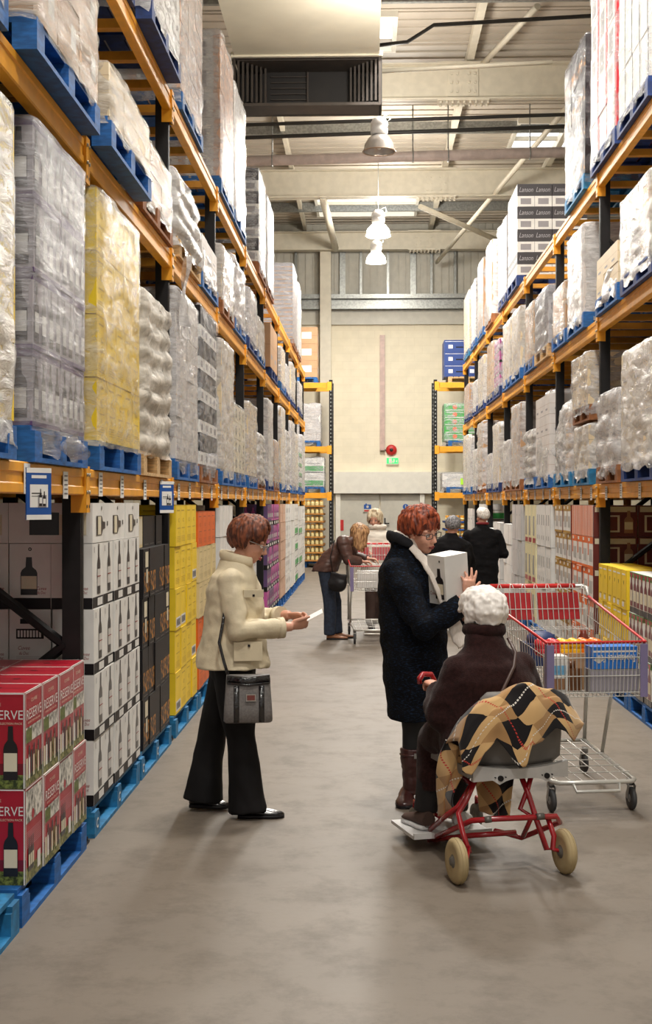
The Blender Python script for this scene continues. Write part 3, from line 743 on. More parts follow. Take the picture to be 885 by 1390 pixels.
def load(s, face, y0, y1, z0, h, kind, wrapm, label, tiers=4, cols=3, cd=.32, near=False, amp=.015, billow=0, taper=0., depth=.98, skirt=.09, hood=False, tails=(), skew=0.):
    o = thing('wrapped_load', label, 'wrapped goods', (face-s*depth/2, (y0+y1)/2, z0))
    o.rotation_euler = (0, 0, skew)
    L = y1-y0; dz = h/tiers; dy = L/cols
    sd = R.uniform(0, 50)
    if kind == 'roll':
        mb = MB()
        for t in range(tiers):
            q = min(L, depth)*.46; mb.lathe([(q*.94, t*dz+.004), (q, t*dz+.02), (q, (t+1)*dz-.02), (q*.94, (t+1)*dz-.004)], n=22)
        mb.build('paper_roll', mat('roll_kraft', (206,160,110), .7), o)
    elif kind == 'sack':
        me = None
        for t in range(tiers):
            for c in range(2):
                mb = MB(); M_s = mat('woven_sack', (232,224,210), .75)
                for r in range(2): mb.ell((-depth/4+r*depth/2, (c-.5)*L/2, t*dz+dz/2), (depth/4+.01, L/4+.01, dz*.56), n=14, k=8)
                mb.build('sack', M_s, o)
    else:
        nd = max(1, round(depth/cd)); dd = depth/nd
        me = carton_mesh(kind, s, (round(dd, 3), round(dy, 3), round(dz, 3)))
        if near:
            for t in range(tiers):
                for c in range(cols):
                    for r in range(nd):
                        if r and c: continue
                        link('carton', me, o, (s*(depth/2-dd/2-r*dd)+R.uniform(-.004, .004), -L/2+dy*(c+.5), t*dz))
            if nd > 1 and cols > 1:
                mb = MB(); mb.box(-s*depth/2, -L/2+dy, 0, s*(depth/2-dd)-s*.01, L/2-.003, h-.01)
                mb.build('carton_stack', me.materials[0], o)
        else:
            # the visible shell of cartons as one printed stack
            mb = MB(); mm = list(me.materials)
            src_v = [tuple(v.co) for v in me.vertices]; src_f = [tuple(p.vertices) for p in me.polygons]; src_m = [p.material_index for p in me.polygons]
            for t in range(tiers):
                for c in range(cols):
                    for r in range(nd):
                        if r and c: continue
                        ox, oy, oz = s*(depth/2-dd/2-r*dd), -L/2+dy*(c+.5), t*dz
                        b0 = len(mb.v); mb.v += [(x+ox, y+oy, z+oz) for x, y, z in src_v]
                        mb.f += [tuple(b0+i for i in f) for f in src_f]; mb.m += src_m; mb.s += [False]*len(src_f)
            if nd > 1 and cols > 1: mb.box(-s*depth/2, -L/2+dy, 0, s*(depth/2-dd)-s*.01, L/2-.003, h-.01, 0)
            mb.build('carton_stack', mm, o)
    if wrapm:
        w = wrap_mesh(-depth/2, depth/2, -L/2, L/2, 0, h, sd, amp, billow, tiers, taper, n=52 if y0 < 15 else 36, k=26 if y0 < 15 else 14, skirt=skirt, topb=.1 if hood else .025)
        for (ty, tz, tl, tw) in tails: tail(w, s*(depth/2+.03) if s > 0 else -(depth/2+.06), ty, tz, tl, tw, sd)
        w.build('stretch_wrap', wrapm, o)
    return o
RK = {1: 'the red-carton rack', -1: 'the trolley-side rack'}
SHN = ('lowest shelf', 'middle shelf', 'top shelf')
WL = {'F_clear': 'clear', 'x': ''}
def place_racks():
    for s, X, BY, TOP, D in ((1, XL-.016, BL, TOPL, -1.08), (-1, XR+.03, BR, TOPR, 1.08)):
        side = 'rack over the red cartons' if s > 0 else 'trolley-side rack'
        for i, Y in enumerate(BY):
            upright(X-s*.03, X-s*.03+D, Y, TOP[2]+.02, f"black upright frame of the {side}, {ORD[i+1]} from the near end")
        for i in range(len(BY)-1):
            for l in range(3):
                tg = False
                if l == 0: tg = (.12, .33, .6, .84) if i < 6 else (.3, .7)
                shelf_level(X, X+D, BY[i], BY[i+1], TOP[l], f"orange {SHN[l]} bay of the {side}, {ORD[i+1]} from the near end", tg, s, BY[i] < 15)
def P(s, l): return (TOPL if s > 0 else TOPR)[l]
COLN = {}
def row(s, l, items):
    """items: (y0, y1, h, kind, film, pallet material, description, options)"""
    face = XL+.035 if s > 0 else XR-.035
    for i, it in enumerate(items):
        y0, y1, h, kind, fm, pm, desc, op = it
        z = P(s, l); near = y1 < 14.5
        pc = {M_blue.name: 'blue', M_blue2.name: 'dark blue', M_teal.name: 'bright blue', M_wood.name: 'plain wood', M_wood2.name: 'brown wood'}[pm.name]
        where = f"{SHN[l]} of {RK[s]}"
        L = min(1.2, max(1.0, y1-y0+.04))
        dx = op.get('dx', 0.)
        if (y0+y1)/2 < 22 or i % 1 == 0:
            pallet(face+s*(.01+op.get('dx', 0)), (y0+y1)/2, z, pm, L, f"{pc} pallet, {ORD[i+1]} along the {where}", full=y0 < 13, s=s)
        o2 = {k: v for k, v in op.items() if k != 'dx'}
        load(s, face+s*dx, y0, y1, z+.15, h, kind, fm, f"{desc}, {ORD[i+1]} along the {where}", near=near, **o2)
FAR = MB(); FARM = []
def far_carton(me, x, y, z):
    b0 = len(FAR.v); FAR.v += [(v.co.x+x, v.co.y+y, v.co.z+z) for v in me.vertices]
    ix = []
    for m in me.materials:
        if m not in FARM: FARM.append(m)
        ix.append(FARM.index(m))
    for p in me.polygons: FAR.f.append(tuple(b0+i for i in p.vertices)); FAR.m.append(ix[p.material_index]); FAR.s.append(False)
def loads():
    B, D, T, W, W2 = M_blue, M_blue2, M_teal, M_wood, M_wood2
    d = dict
    # --- rack over the red cartons
    row(1, 0, [
        (3.75, 4.98, 1.2, 'yellow_plain', F_milk, B, 'wrapped pale yellow cartons', d(tiers=4)),
        (5.26, 6.22, 1.26, 'wine_purple', F_sat, B, 'clear wrapped grey and purple wine cartons', d(tiers=4, cols=4, cd=.25, amp=.012, dx=.0, skirt=.12, tails=((.1,-.0,.12,.4),))),
        (6.50, 7.74, 1.28, 'yellow', F_pale, B, 'clear wrapped yellow cartons', d(tiers=4, cols=5, cd=.33, amp=.014, skirt=.03)),
        (7.84, 8.92, .98, 'sack', F_soft, W, 'white wrapped bulging sacks', d(tiers=7, billow=.032, amp=.03, skirt=.03, dx=.0)),
        (9.24, 10.4, 1.22, 'pale', F_mid, B, 'cloudy wrapped pale grey cartons', d(tiers=4, cols=4, cd=.33)),
        (10.55, 11.72, 1.3, 'black_white_cube', F_clear, W2, 'wrapped black and white cube cartons', d(tiers=5, cols=4, cd=.33, amp=.02, tails=((-.2,.1,.3,.2),))),
        (12.1, 13.2, 1.22, 'tan', F_milk, B, 'white wrapped tall cartons', d(tiers=5)),
        (13.3, 14.45, .7, 'cream_stamp', F_clear, B, 'cream stamped cartons in wrap', d(tiers=4, cols=3)),
        (14.85, 16.0, .84, 'tan', F_mid, B, 'cloudy wrapped tan cartons', d(tiers=5)),
        (16.1, 17.2, .55, 'sack', F_milk, W2, 'low wrapped sacks', d(tiers=4, billow=.04)),
        (17.7, 18.8, 1.1, 'pale', F_milk, D, 'tall milky wrapped cartons', d(tiers=5)),
        (18.95, 20.0, .6, 'kraft', F_mid, W2, 'wrapped brown cartons', d(tiers=3)),
        (20.5, 21.6, 1.2, 'tan', F_milk, B, 'white wrapped cartons', d(tiers=5)),
        (21.75, 22.8, .9, 'sack', F_milk, D, 'wrapped round sacks', d(tiers=5, billow=.05)),
        (23.3, 24.4, 1.15, 'pale', F_mid, B, 'cloudy wrapped pale cartons', d(tiers=5)),
        (24.5, 25.6, 1.0, 'tan', F_milk, B, 'white wrapped cartons', d(tiers=4)),
        (26.1, 27.2, .8, 'white_green', F_clear, B, 'wrapped white and green cartons', d(tiers=4)),
        (27.3, 28.4, 1.1, 'pale', F_milk, D, 'milky wrapped cartons', d(tiers=4))])
    row(1, 1, [
        (3.65, 4.85, .8, 'kraft', F_mid, B, 'wrapped brown cartons', d(tiers=3)),
        (5.04, 6.24, .80, 'kraft_print', F_tan, B, 'streaky wrapped tan cartons', d(tiers=3, cols=3, amp=.03, skirt=.04, dx=.06)),
        (6.42, 7.62, .27, 'tan', F_tan, B, 'low streaky wrapped tan cartons', d(tiers=2, amp=.025, skirt=.04, dx=.08)),
        (7.8, 8.98, .33, 'kraft', F_tan, W2, 'low wrapped cartons beside the post', d(tiers=2, amp=.02)),
        (9.3, 10.55, .5, 'sack', F_milk, W, 'white billowing wrapped load', d(tiers=3, billow=.04, amp=.03, taper=.06, tails=((-.62,-.15,.5,.18),))),
        (10.65, 11.75, .3, 'pale', F_milk, B, 'very low white wrapped load', d(tiers=2, amp=.03, taper=.1)),
        (12.15, 13.2, .5, 'tan', F_milk, W2, 'white wrapped box load', d(tiers=2)),
        (13.3, 14.5, .55, 'pale', F_mid, B, 'cloudy wrapped load', d(tiers=3, amp=.03, hood=True)),
        (14.9, 16.0, .55, 'pale', F_mid, D, 'cloudy wrapped pale load', d(tiers=3, amp=.02)),
        (16.1, 17.2, .4, 'tan', F_milk, B, 'low white wrapped load', d(tiers=2)),
        (18.3, 19.7, .62, 'kraft', None, D, 'bare brown cartons', d(tiers=1, cols=2, cd=.5)),
        (20.5, 21.6, .55, 'tan', F_mid, B, 'wrapped tan load', d(tiers=2)),
        (21.7, 22.8, .4, 'pale', F_milk, D, 'low milky load', d(tiers=2)),
        (23.3, 24.6, .6, 'tan', F_milk, D, 'white wrapped load', d(tiers=3)),
        (26.0, 27.2, .5, 'pale', F_milk, D, 'pale wrapped load', d(tiers=2))])
    row(1, 2, [
        (6.4, 7.5, 1.3, 'pale', F_milk, D, 'milky wrapped tall load', d(tiers=4)),
        (7.7, 8.9, 1.45, 'silver', F_milk, D, 'white wrapped tall load of flat packs', d(tiers=14, cols=1, cd=.98, amp=.012, dx=.07)),
        (9.45, 10.7, 1.5, 'pink_bottle', F_mid, B, 'wrapped pinkish cartons with dark tape', d(tiers=6, cols=3, amp=.02)),
        (12.02, 13.2, 1.36, 'pink_bottle', F_mid, B, 'tall wrapped pink and white wine cartons', d(tiers=5, cols=3, amp=.014)),
        (13.3, 14.5, 1.3, 'pale', F_milk, B, 'tall white wrapped load', d(tiers=5, amp=.02)),
        (16.3, 17.4, 1.18, 'dark_fizz', F_clear, W2, 'wrapped dark and white sparkling wine cartons', d(tiers=4, cols=3, cd=.49)),
        (17.6, 18.9, 1.15, 'pale', F_milk, W2, 'white glaring wrapped load', d(tiers=4)),
        (23.8, 25.2, 1.36, 'slats', F_clear, W2, 'grey layered tray stack', d(tiers=18, cols=1, cd=.98)),
        (25.4, 26.8, 1.3, 'pale', F_milk, W2, 'milky wrapped tall stack', d(tiers=4))])
    # --- rack behind the trolley
    row(-1, 0, [
        (9.55, 10.85, .9, 'tan', F_milk, D, 'large white wrapped load', d(tiers=3, amp=.02, skirt=.06)),
        (10.98, 11.95, .64, 'pale', F_mid, W2, 'creased cloudy wrapped load', d(tiers=3, amp=.03, billow=.03)),
        (12.4, 13.3, .42, 'tan', F_milk, T, 'short white wrapped load', d(tiers=3, amp=.02)),
        (13.5, 14.72, .66, 'roll', F_milk, T, 'round wrapped drum load', d(tiers=6, amp=.03, taper=.08, hood=True)),
        (15.1, 16.3, .95, 'pale', F_milk, B, 'white hooded wrapped load', d(tiers=4, amp=.04, taper=.18, hood=True)),
        (16.4, 17.4, .6, 'sack', F_milk, B, 'bulging white wrapped load', d(tiers=4, billow=.05)),
        (17.9, 19.0, 1.05, 'kraft', F_milk, W2, 'tall white wrapped load with brown edge', d(tiers=6, billow=.02)),
        (19.1, 20.2, .6, 'pale', F_milk, W2, 'white wrapped load', d(tiers=3, amp=.03)),
        (20.75, 21.8, .95, 'tan', F_milk, D, 'white wrapped tall load', d(tiers=4)),
        (21.9, 22.9, .5, 'pale', F_mid, D, 'low cloudy load', d(tiers=2)),
        (23.6, 24.8, 1.15, 'kraft', F_milk, W2, 'tall wrapped load of brown tubs', d(tiers=8, billow=.05)),
        (24.9, 25.9, .7, 'pale', F_milk, D, 'white wrapped load', d(tiers=3)),
        (26.3, 27.3, 1.0, 'pale', F_milk, B, 'white wrapped tall load', d(tiers=4)),
        (27.4, 28.5, 1.1, 'tan', F_milk, B, 'white wrapped tall load', d(tiers=4))])
    row(-1, 1, [
        (9.6, 10.9, .62, 'roll', F_milk, D, 'wrapped round cardboard drum', d(tiers=1, amp=.02)),
        (11.0, 12.0, .36, 'tan', F_milk, B, 'low sloping white wrapped load', d(tiers=2, amp=.03, taper=.12)),
        (12.7, 13.7, .86, 'pale', F_milk, B, 'tall bright white wrapped load', d(tiers=3)),
        (13.88, 14.8, .5, 'kraft', F_tan, B, 'white wrapped load with a brown edge', d(tiers=1, cols=1, cd=.98)),
        (15.15, 16.4, .68, 'silver', F_dark, W, 'crinkled silvery wrapped load', d(tiers=4, amp=.03, billow=.02)),
        (16.5, 17.4, .7, 'kraft_print', F_tan, B, 'tan carton load with pink notice', d(tiers=2)),
        (17.9, 19.0, .85, 'tan', F_milk, B, 'cream wrapped tall load', d(tiers=1, cols=1)),
        (19.1, 20.2, .85, 'tan', F_milk, B, 'cream wrapped load', d(tiers=1)),
        (20.7, 21.6, .75, 'magenta', F_mid, D, 'wrapped magenta and white cartons', d(tiers=4)),
        (21.7, 22.9, .85, 'kraft', F_tan, D, 'brown wrapped load', d(tiers=2)),
        (23.5, 24.7, .8, 'tan', F_milk, D, 'cream wrapped load', d(tiers=2)),
        (25.0, 25.9, .5, 'pale', F_milk, D, 'pale low load', d(tiers=2)),
        (26.8, 28.2, .6, 'kraft', F_mid, D, 'wrapped brown cartons', d(tiers=3))])
    row(-1, 2, [
        (9.8, 10.95, 1.5, 'white_black_bar', F_clear, D, 'wrapped white cartons with black bars', d(tiers=4, cols=4)),
        (11.05, 12.3, 1.6, 'red_white', F_clear, D, 'torn wrapped red and white cartons', d(tiers=5, cols=3, amp=.03)),
        (12.62, 13.9, 1.34, 'black_fire', F_dark, T, 'wrapped black cartons with orange print', d(tiers=4, cols=3, amp=.03)),
        (18.3, 19.5, 1.28, 'dark_fizz', None, D, 'bare dark and white sparkling wine cartons', d(tiers=4, cols=3, cd=.49)),
        (19.7, 20.9, 1.15, 'pale', F_clear, D, 'glaring clear wrapped load', d(tiers=4, amp=.04)),
        (22.0, 23.1, 1.25, 'kraft_print', F_milk, W2, 'wrapped white and brown load', d(tiers=3)),
        (23.6, 24.8, 1.25, 'kraft', F_milk, B, 'white wrapped brown cartons', d(tiers=4)),
        (25.2, 26.3, 1.15, 'pale', F_clear, B, 'clear wrapped tall load', d(tiers=4, amp=.03)),
        (26.8, 28.3, 1.2, 'tan', F_clear, T, 'shiny wrapped tall load', d(tiers=4, amp=.03))])
    # a second load set on top, and small pallets between
    f = XR-.035
    pallet(f-.01*-1, 12.95, 2.47, M_wood2, 1.0, 'brown pallet between two stacked loads on the rack behind the trolley', s=-1)
    load(-1, f, 12.45, 13.4, 2.62, .5, 'tan', F_mid, 'shiny wrapped load stacked on top of a shorter one', tiers=3, near=True, amp=.03)
    pallet(f, 15.5, 1.85+.15+.98+.06, M_blue, 1.0, 'empty blue pallet laid on the hooded load', full=False, s=-1) if False else None
def ground():
    B, D = M_blue, M_blue2
    wL = 'under the rack'
    # pallets on the floor, aisle by aisle
    fl, fr = XL+.035, XR-.04
    def gp(s, y0, y1, m, lab, chep=False): pallet(fl if s > 0 else fr, (y0+y1)/2, 0, m, y1-y0, lab, full=y0 < 15, s=s, chep=chep)
    gp(1, 3.86, 5.04, M_teal, 'blue floor pallet before the red cartons')
    gp(1, 5.08, 6.26, M_blue, 'blue floor pallet under the red wine cartons')
    gp(1, 6.45, 7.74, M_teal, 'blue marked floor pallet under the white bottle cartons', True)
    gp(1, 7.8, 9.0, M_teal, 'blue marked floor pallet under the black cartons', True)
    gp(1, 9.2, 10.44, M_teal, 'blue floor pallet under the yellow cartons')
    gp(1, 10.5, 11.75, M_teal, 'blue floor pallet under the beige and orange cartons')
    y = 12.05; k = 0
    names = ['the white striped cartons', 'the grey cartons', 'the plain white cartons', 'the purple cartons nearer', 'the magenta cartons', 'the pink cartons', 'the tall white cartons', 'the pale cartons', 'the white and green cartons', 'the last white and green cartons']
    segs = [(12.05,13.25),(13.3,14.5),(14.9,16.1),(17.7,18.9),(18.95,20.1),(20.5,21.7),(21.8,22.9),(23.3,24.5),(24.6,25.7),(26.1,27.3),(27.4,28.5)]
    gl = ['striped','grey','plain white','purple','magenta','pink','tall white','pale','white-green','green','far pale']
    for (a, b), n_ in zip(segs, gl): gp(1, a, b, M_blue, f'blue floor pallet under the {n_} cartons of the red-carton rack')
    # --- red cartons
    stack('red', 1, fl, 5.14, 6.24, .151, 4, 2, .385, .3, rows=2, frontrow=3, desc='red RESERVE wine carton', name='wine_carton', where='at the aisle corner',
          alt=lambda t, c, r: 'red_text' if (t == 0 and c in (0, 2)) else 'red')
    # --- white cartons with bottles
    stack('white_bottle', 1, fl-.01, 6.47, 7.8, .155, 5, 4, .33, .215, rows=1, frontrow=5, desc='white bottle wine carton', where='by the black post',
          alt=lambda t, c, r: 'white_handle' if (r+t) % 3 == 0 and r else 'white_bottle')
    stack('white_lying', 1, fl-.01, 6.47, 7.8, .155+4*.33, 3, 1, .205, .43, rows=1, frontrow=2, desc='white wine carton laid on its side', where='')
    # --- black cartons
    stack('black_fire', 1, fl-.01, 7.92, 9.0, .155, 5, 4, .31, .3, rows=1, desc='black wine carton with flame print', where='by the yellow cartons',
          alt=lambda t, c, r: 'black_label' if (c == 0 and t != 1) or (c == 4 and t == 2) else ('black_fire' if c != 2 else 'black_plain'))
    stack('black_plain', 1, fl-.06, 7.95, 8.95, .155+4*.31, 4, 1, .2, .3, rows=1, desc='short black carton on the flame cartons', where='', alt=lambda t, c, r: 'cream_lying' if c == 0 else 'black_plain')
    # --- yellow, orange, beige
    stack('yellow', 1, fl-.01, 9.25, 10.42, .155, 4, 5, .302, .3, desc='yellow wine carton', where='behind the woman in beige', alt=lambda t, c, r: 'yellow_bar' if (t, c) in ((0,0),(1,3),(2,0),(2,1),(3,3)) else 'yellow')
    stack('beige', 1, fl-.01, 10.52, 11.74, .155, 4, 5, .29, .3, desc='beige or orange wine carton', where='beside the yellow stack', alt=lambda t, c, r: ['orange', 'orange', 'beige', 'beige', 'orange'][t])
    stack('grey_white', 1, fl-.01, 12.1, 13.25, .155, 4, 5, .3, .3, desc='white striped wine carton', where='behind the auburn head', alt=lambda t, c, r: 'orange' if t < 2 else 'white_plain')
    stack('white_plain', 1, fl-.01, 13.3, 14.5, .155, 3, 4, .3, .4, desc='plain white carton', where='before the purple cartons')
    stack('white_pips', 1, fl-.01, 14.9, 16.1, .155, 3, 4, .3, .4, desc='white printed carton', where='before the purple cartons')
    stack('purple', 1, fl, 17.72, 18.9, .155, 3, 5, .3, .4, desc='purple bottle carton', where='beyond the auburn head', alt=lambda t, c, r: 'magenta' if (t+c) % 3 == 0 else 'purple')
    stack('magenta', 1, fl, 18.95, 20.1, .155, 3, 5, .3, .4, desc='magenta bottle carton', where='beyond the purple ones', alt=lambda t, c, r: 'magenta')
    stack('x', 1, fl, 20.5, 21.7, .155, 3, 5, .3, .4, desc='pale pink carton', where='beyond the magenta ones', alt=lambda t, c, r: 'pink_bottle')
    stack('x', 1, fl, 21.8, 22.9, .155, 3, 5, .3, .4, desc='tall white carton', where='beyond the pink ones', alt=lambda t, c, r: 'white_pips')
    stack('x', 1, fl, 23.3, 24.5, .155, 3, 5, .3, .4, desc='pale carton', where='in the ninth bay of the red-carton rack', alt=lambda t, c, r: 'white_plain')
    stack('x', 1, fl, 24.6, 25.7, .155, 3, 5, .3, .4, desc='white and green carton', where='near the aisle end', alt=lambda t, c, r: 'white_green' if t < 4 else 'white_pips')
    stack('x', 1, fl, 26.1, 27.3, .155, 3, 5, .29, .4, desc='green printed carton', where='near the aisle end', alt=lambda t, c, r: 'white_green' if t % 2 else 'white_plain')
    stack('x', 1, fl, 27.4, 28.5, .155, 3, 5, .29, .4, desc='far white carton', where='at the aisle end', alt=lambda t, c, r: 'white_pips')
    # --- rack behind the trolley
    for a, b, n_ in [(9.36,10.54,'the red and white bottle cartons'),(10.58,11.85,'the yellow cartons by the trolley'),(12.3,13.5,'the orange striped cartons'),(13.6,14.75,'the olive printed cartons'),(15.1,16.3,'the white printed cartons'),(16.4,17.5,'the cream cartons with red bands'),
                     (17.9,19.1,'the grey cartons'),(19.2,20.3,'the plain white cartons'),(20.7,21.9,'the white cartons behind the dark coats'),(22.0,23.1,'the low white cartons'),(23.5,25.9,'the far pale cartons'),(26.3,28.6,'the last pale cartons')]:
        if b-a > 1.4: b = a+1.2
        gp(-1, a, b, B, f'blue floor pallet under {n_}')
    g = 'by the trolley'
    stack('x', -1, fr, 9.42, 10.5, .155, 4, 3, .325, .3, desc='red and white bottle carton', where=g, frontrow=3, alt=lambda t, c, r: 'red_bottle_white')
    stack('x', -1, fr, 10.62, 11.85, .155, 6, 3, .325, .32, desc='yellow carton with black mark', where=g, frontrow=3, alt=lambda t, c, r: 'yellow_v')
    stack('x', -1, fr+.02, 12.28, 13.55, .155, 4, 5, .3, .42, desc='orange and white carton', where='behind the trolley', frontrow=2, alt=lambda t, c, r: 'orange_stripes' if t == 4 else 'orange_white')
    stack('x', -1, fr+.02, 13.62, 14.75, .155, 4, 5, .3, .4, desc='olive and white carton', where='behind the trolley', alt=lambda t, c, r: 'olive_white')
    stack('x', -1, fr+.02, 15.1, 16.35, .155, 3, 3, .5, .4, desc='white printed carton', where='past the olive ones', alt=lambda t, c, r: 'white_pips')
    stack('x', -1, fr+.02, 16.45, 17.5, .155, 3, 3, .5, .4, desc='cream carton with a red band', where='past the white ones', alt=lambda t, c, r: 'cream_red')
    stack('x', -1, fr+.02, 17.95, 19.1, .155, 3, 3, .5, .4, desc='light grey carton', where='past the cream ones', alt=lambda t, c, r: 'grey_white')
    stack('x', -1, fr+.02, 19.2, 20.3, .155, 3, 4, .3, .4, desc='white carton', where='past the grey ones', alt=lambda t, c, r: 'white_plain')
    stack('x', -1, fr+.02, 20.8, 21.9, .155, 3, 4, .3, .4, desc='white carton', where='behind the dark coats', alt=lambda t, c, r: 'white_plain')
    stack('x', -1, fr+.02, 22.0, 23.1, .155, 3, 4, .27, .4, desc='white carton', where='past the dark coats', alt=lambda t, c, r: 'white_pips')
    stack('x', -1, fr+.02, 23.6, 24.7, .155, 3, 5, .3, .4, desc='pale carton', where='near the end, behind the dark coats', alt=lambda t, c, r: 'white_green')
    stack('x', -1, fr+.02, 26.3, 27.5, .155, 3, 5, .28, .4, desc='pale carton', where='at the end, behind the dark coats', alt=lambda t, c, r: 'pale')
    # rear rows seen through the frame, tall brown printed cartons behind the yellow ones
    stack('x', -1, fr+.62, 9.45, 11.85, .155, 3, 5, .3, .42, desc='dark red carton', where='behind the yellow ones', alt=lambda t, c, r: 'brown_wine')
    # near bay of the left rack, dark goods behind the red cartons
    stack('x', 1, fl-.62, 5.2, 6.2, .155, 2, 1, .3, .42, desc='dark carton', where='behind the red cartons', alt=lambda t, c, r: 'black_plain')
def far_stuff():
    o = FAR.build('far_wine_cartons', FARM); tag(o, 'far stacks of small wine cartons along both sides of the aisle end', 'cartons', None, 'stuff')
def back_rows():
    """the loads of the next rack, back to back, seen through gaps only"""
    kinds = ['kraft', 'brown_wine', 'pale', 'black', 'tan']
    for s, X, TOP, y0 in ((1, XL-1.35, TOPL, 3.4), (-1, XR+1.35, TOPR, 9.4)):
        i = 0; y = y0
        while y < 28:
            for l in range(2): shelf_level(X-s*.02, X-s*1.06, y-.14, y+2.6, TOP[l], f"beams of the rack behind the {'red-carton' if s > 0 else 'trolley-side'} rack, {SHN[l]}, bay {ORD[i+1]}", False, s, False)
            for l in range(3):
                kd = kinds[(i*3+l) % 5]
                z = TOP[l]+.152
                h = (1.2, .8, 1.0)[l]
                if l == 2: continue
                pallet(X, y+.65, TOP[l], M_wood2, 1.2, f"brown pallet in the rack behind the {'red-carton' if s > 0 else 'trolley-side'} rack, {SHN[l]}, bay {ORD[i+1]}", full=False, s=s)
                o = load(s, X, y, y+2.5, z, h, kd, None, f"unwrapped {kd.replace('_', ' ')} cartons in the rack behind the {'red-carton' if s > 0 else 'trolley-side'} rack, {SHN[l]}, bay {ORD[i+1]}", tiers=3, cols=5, depth=1.0, cd=.5)
            o = load(s, X, y, y+2.5, .15, 1.45, kinds[(i+1) % 5], None, f"unwrapped cartons on the floor of the rack behind the {'red-carton' if s > 0 else 'trolley-side'} rack, bay {ORD[i+1]}", tiers=5, cols=5, depth=1.0, cd=.5)
            y += 2.79; i += 1
def end_racks():
    """two bays standing across the aisle end, jars and trays at the bottom"""
    M_jar = mat('jar_cream', (228,210,150), .3, var=.1, scale=30); M_lid = mat('jar_lid', (214,150,40), .35); M_tray = mat('jar_tray', (190,130,60), .6); M_trayb = mat('blue_tray', (40,90,170), .6)
    Y = 33.6
    for s, xa, xb, nm in ((1, -3.2, -.93, 'left of the end doors'), (-1, 1.77, 4.1, 'right of the end doors')):
        xin = xb if s > 0 else xa
        for x in (xa, xb):
            o = thing('upright_frame', f"black perforated end frame {nm}, {'aisle' if x == xin else 'outer'} side", 'rack frame', (x, Y, 0))
            for dy in (0, 1.0):
                mb = MB(); mb.box(-.045, dy-.045, 0, .045, dy+.045, 4.85)
                for i in range(48): mb.box(-.047, dy-.01, .05+i*.1, .047, dy+.01, .09+i*.1, 1); mb.box(-.015, dy-.047, .05+i*.1, .015, dy-.03, .09+i*.1, 1)
                mb.build('post', [M_postb, M_galv], o)
            z = .3
            while z < 4.3: mb = MB(); mb.tube([(0, .04, z), (0, .96, z+.6)], .02, 6, smooth=False); mb.build('brace', M_postb, o); z += .7
        for l, z in enumerate((1.93, 3.13, 4.78)):
            o = thing('rack_shelf', f"yellow {SHN[l]} beams {nm}", 'rack shelf', (xa, Y, z))
            L = xb-xa
            for dy in (-.03, 1.0):
                mb = MB(); mb.box(.045, dy, -.14, L-.045, dy+.05, 0); mb.build('beam', M_yel, o)
            for xx in (.03, L-.05):
                mb = MB(); mb.box(xx-.05, -.055, -.2, xx+.07, -.046, .02); mb.build('beam_connector', M_yel, o)
            for q in (.3, .7): mb = MB(); mb.box(L*q-.04, .02, -.07, L*q+.04, .98, -.005); mb.build('support_bar', M_sup, o)
        # goods
    def eg(x0, x1, z, h, kind, tiers, cols, lab, fm=None, pm=M_blue, plab=''):
        pallet(x1, Y+.5, z, pm, 1.0, plab or 'blue pallet under the '+lab, full=False, s=1)
        o = thing('wrapped_load' if fm else 'carton_load', lab, 'stacked goods', ((x0+x1)/2, Y+.5, z+.15))
        dx = (x1-x0)/cols; me = carton_mesh(kind, 1, (round(dx, 3), .48, round(h/tiers, 3)))
        for t in range(tiers):
            for c in range(cols):
                for r in range(2): link('carton', me, o, (-(x1-x0)/2+dx*(c+.5), -.24+r*.48, t*h/tiers))
        if fm: wrap_mesh(-(x1-x0)/2, (x1-x0)/2, -.48, .48, 0, h, 3, .02, k=12, n=28).build('stretch_wrap', fm, o)
    eg(-2.3, -1.28, 4.78, 1.3, 'kraft_print', 3, 1, 'big brown cartons with a white notice on the top end shelf')
    eg(-2.2, -1.2, 3.13, .95, 'pale', 3, 1, 'grey wrapped load on the middle end shelf by the red-carton rack', F_mid)
    eg(-2.2, -1.1, 1.93, .75, 'white_green', 2, 2, 'green and white wrapped load on the low end shelf', F_clear)
    eg(2.0, 3.1, 4.78, .95, 'navy_tray', 3, 2, 'navy blue trays stacked on the top end shelf', None, M_wood, 'plain wood pallet under the navy trays')
    eg(2.0, 3.1, 3.13, .95, 'green_fruit', 5, 2, 'green fruit cartons on the middle end shelf', F_clear)
    eg(1.95, 3.05, 1.93, .35, 'white_plain', 2, 2, 'low white load with a lime notice on the end shelf', F_clear)
    mb = MB(); mb.box(2.42, 33.59, 2.14, 2.78, 33.6, 2.3); tag(mb.build('notice', mat('lime_paper', (180,240,60), .6)), 'lime green notice on the low white load', 'notice')
    # jars on trays: each jar a thing, alike to the eye
    jm = MB(); jm.lathe([(.045,0),(.05,.01),(.05,.12),(.04,.14)], n=8); jm.lathe([(.042,.14),(.042,.165)], n=8, mi=1); jar = jm.mesh('jar', [M_jar, M_lid])
    cm = MB(); cm.lathe([(.045,0),(.05,.01),(.05,.17),(.045,.18)], n=8); cm.lathe([(.05,.06),(.051,.12)], n=8, mi=1); can = cm.mesh('jar', [M_lid, M_jar])
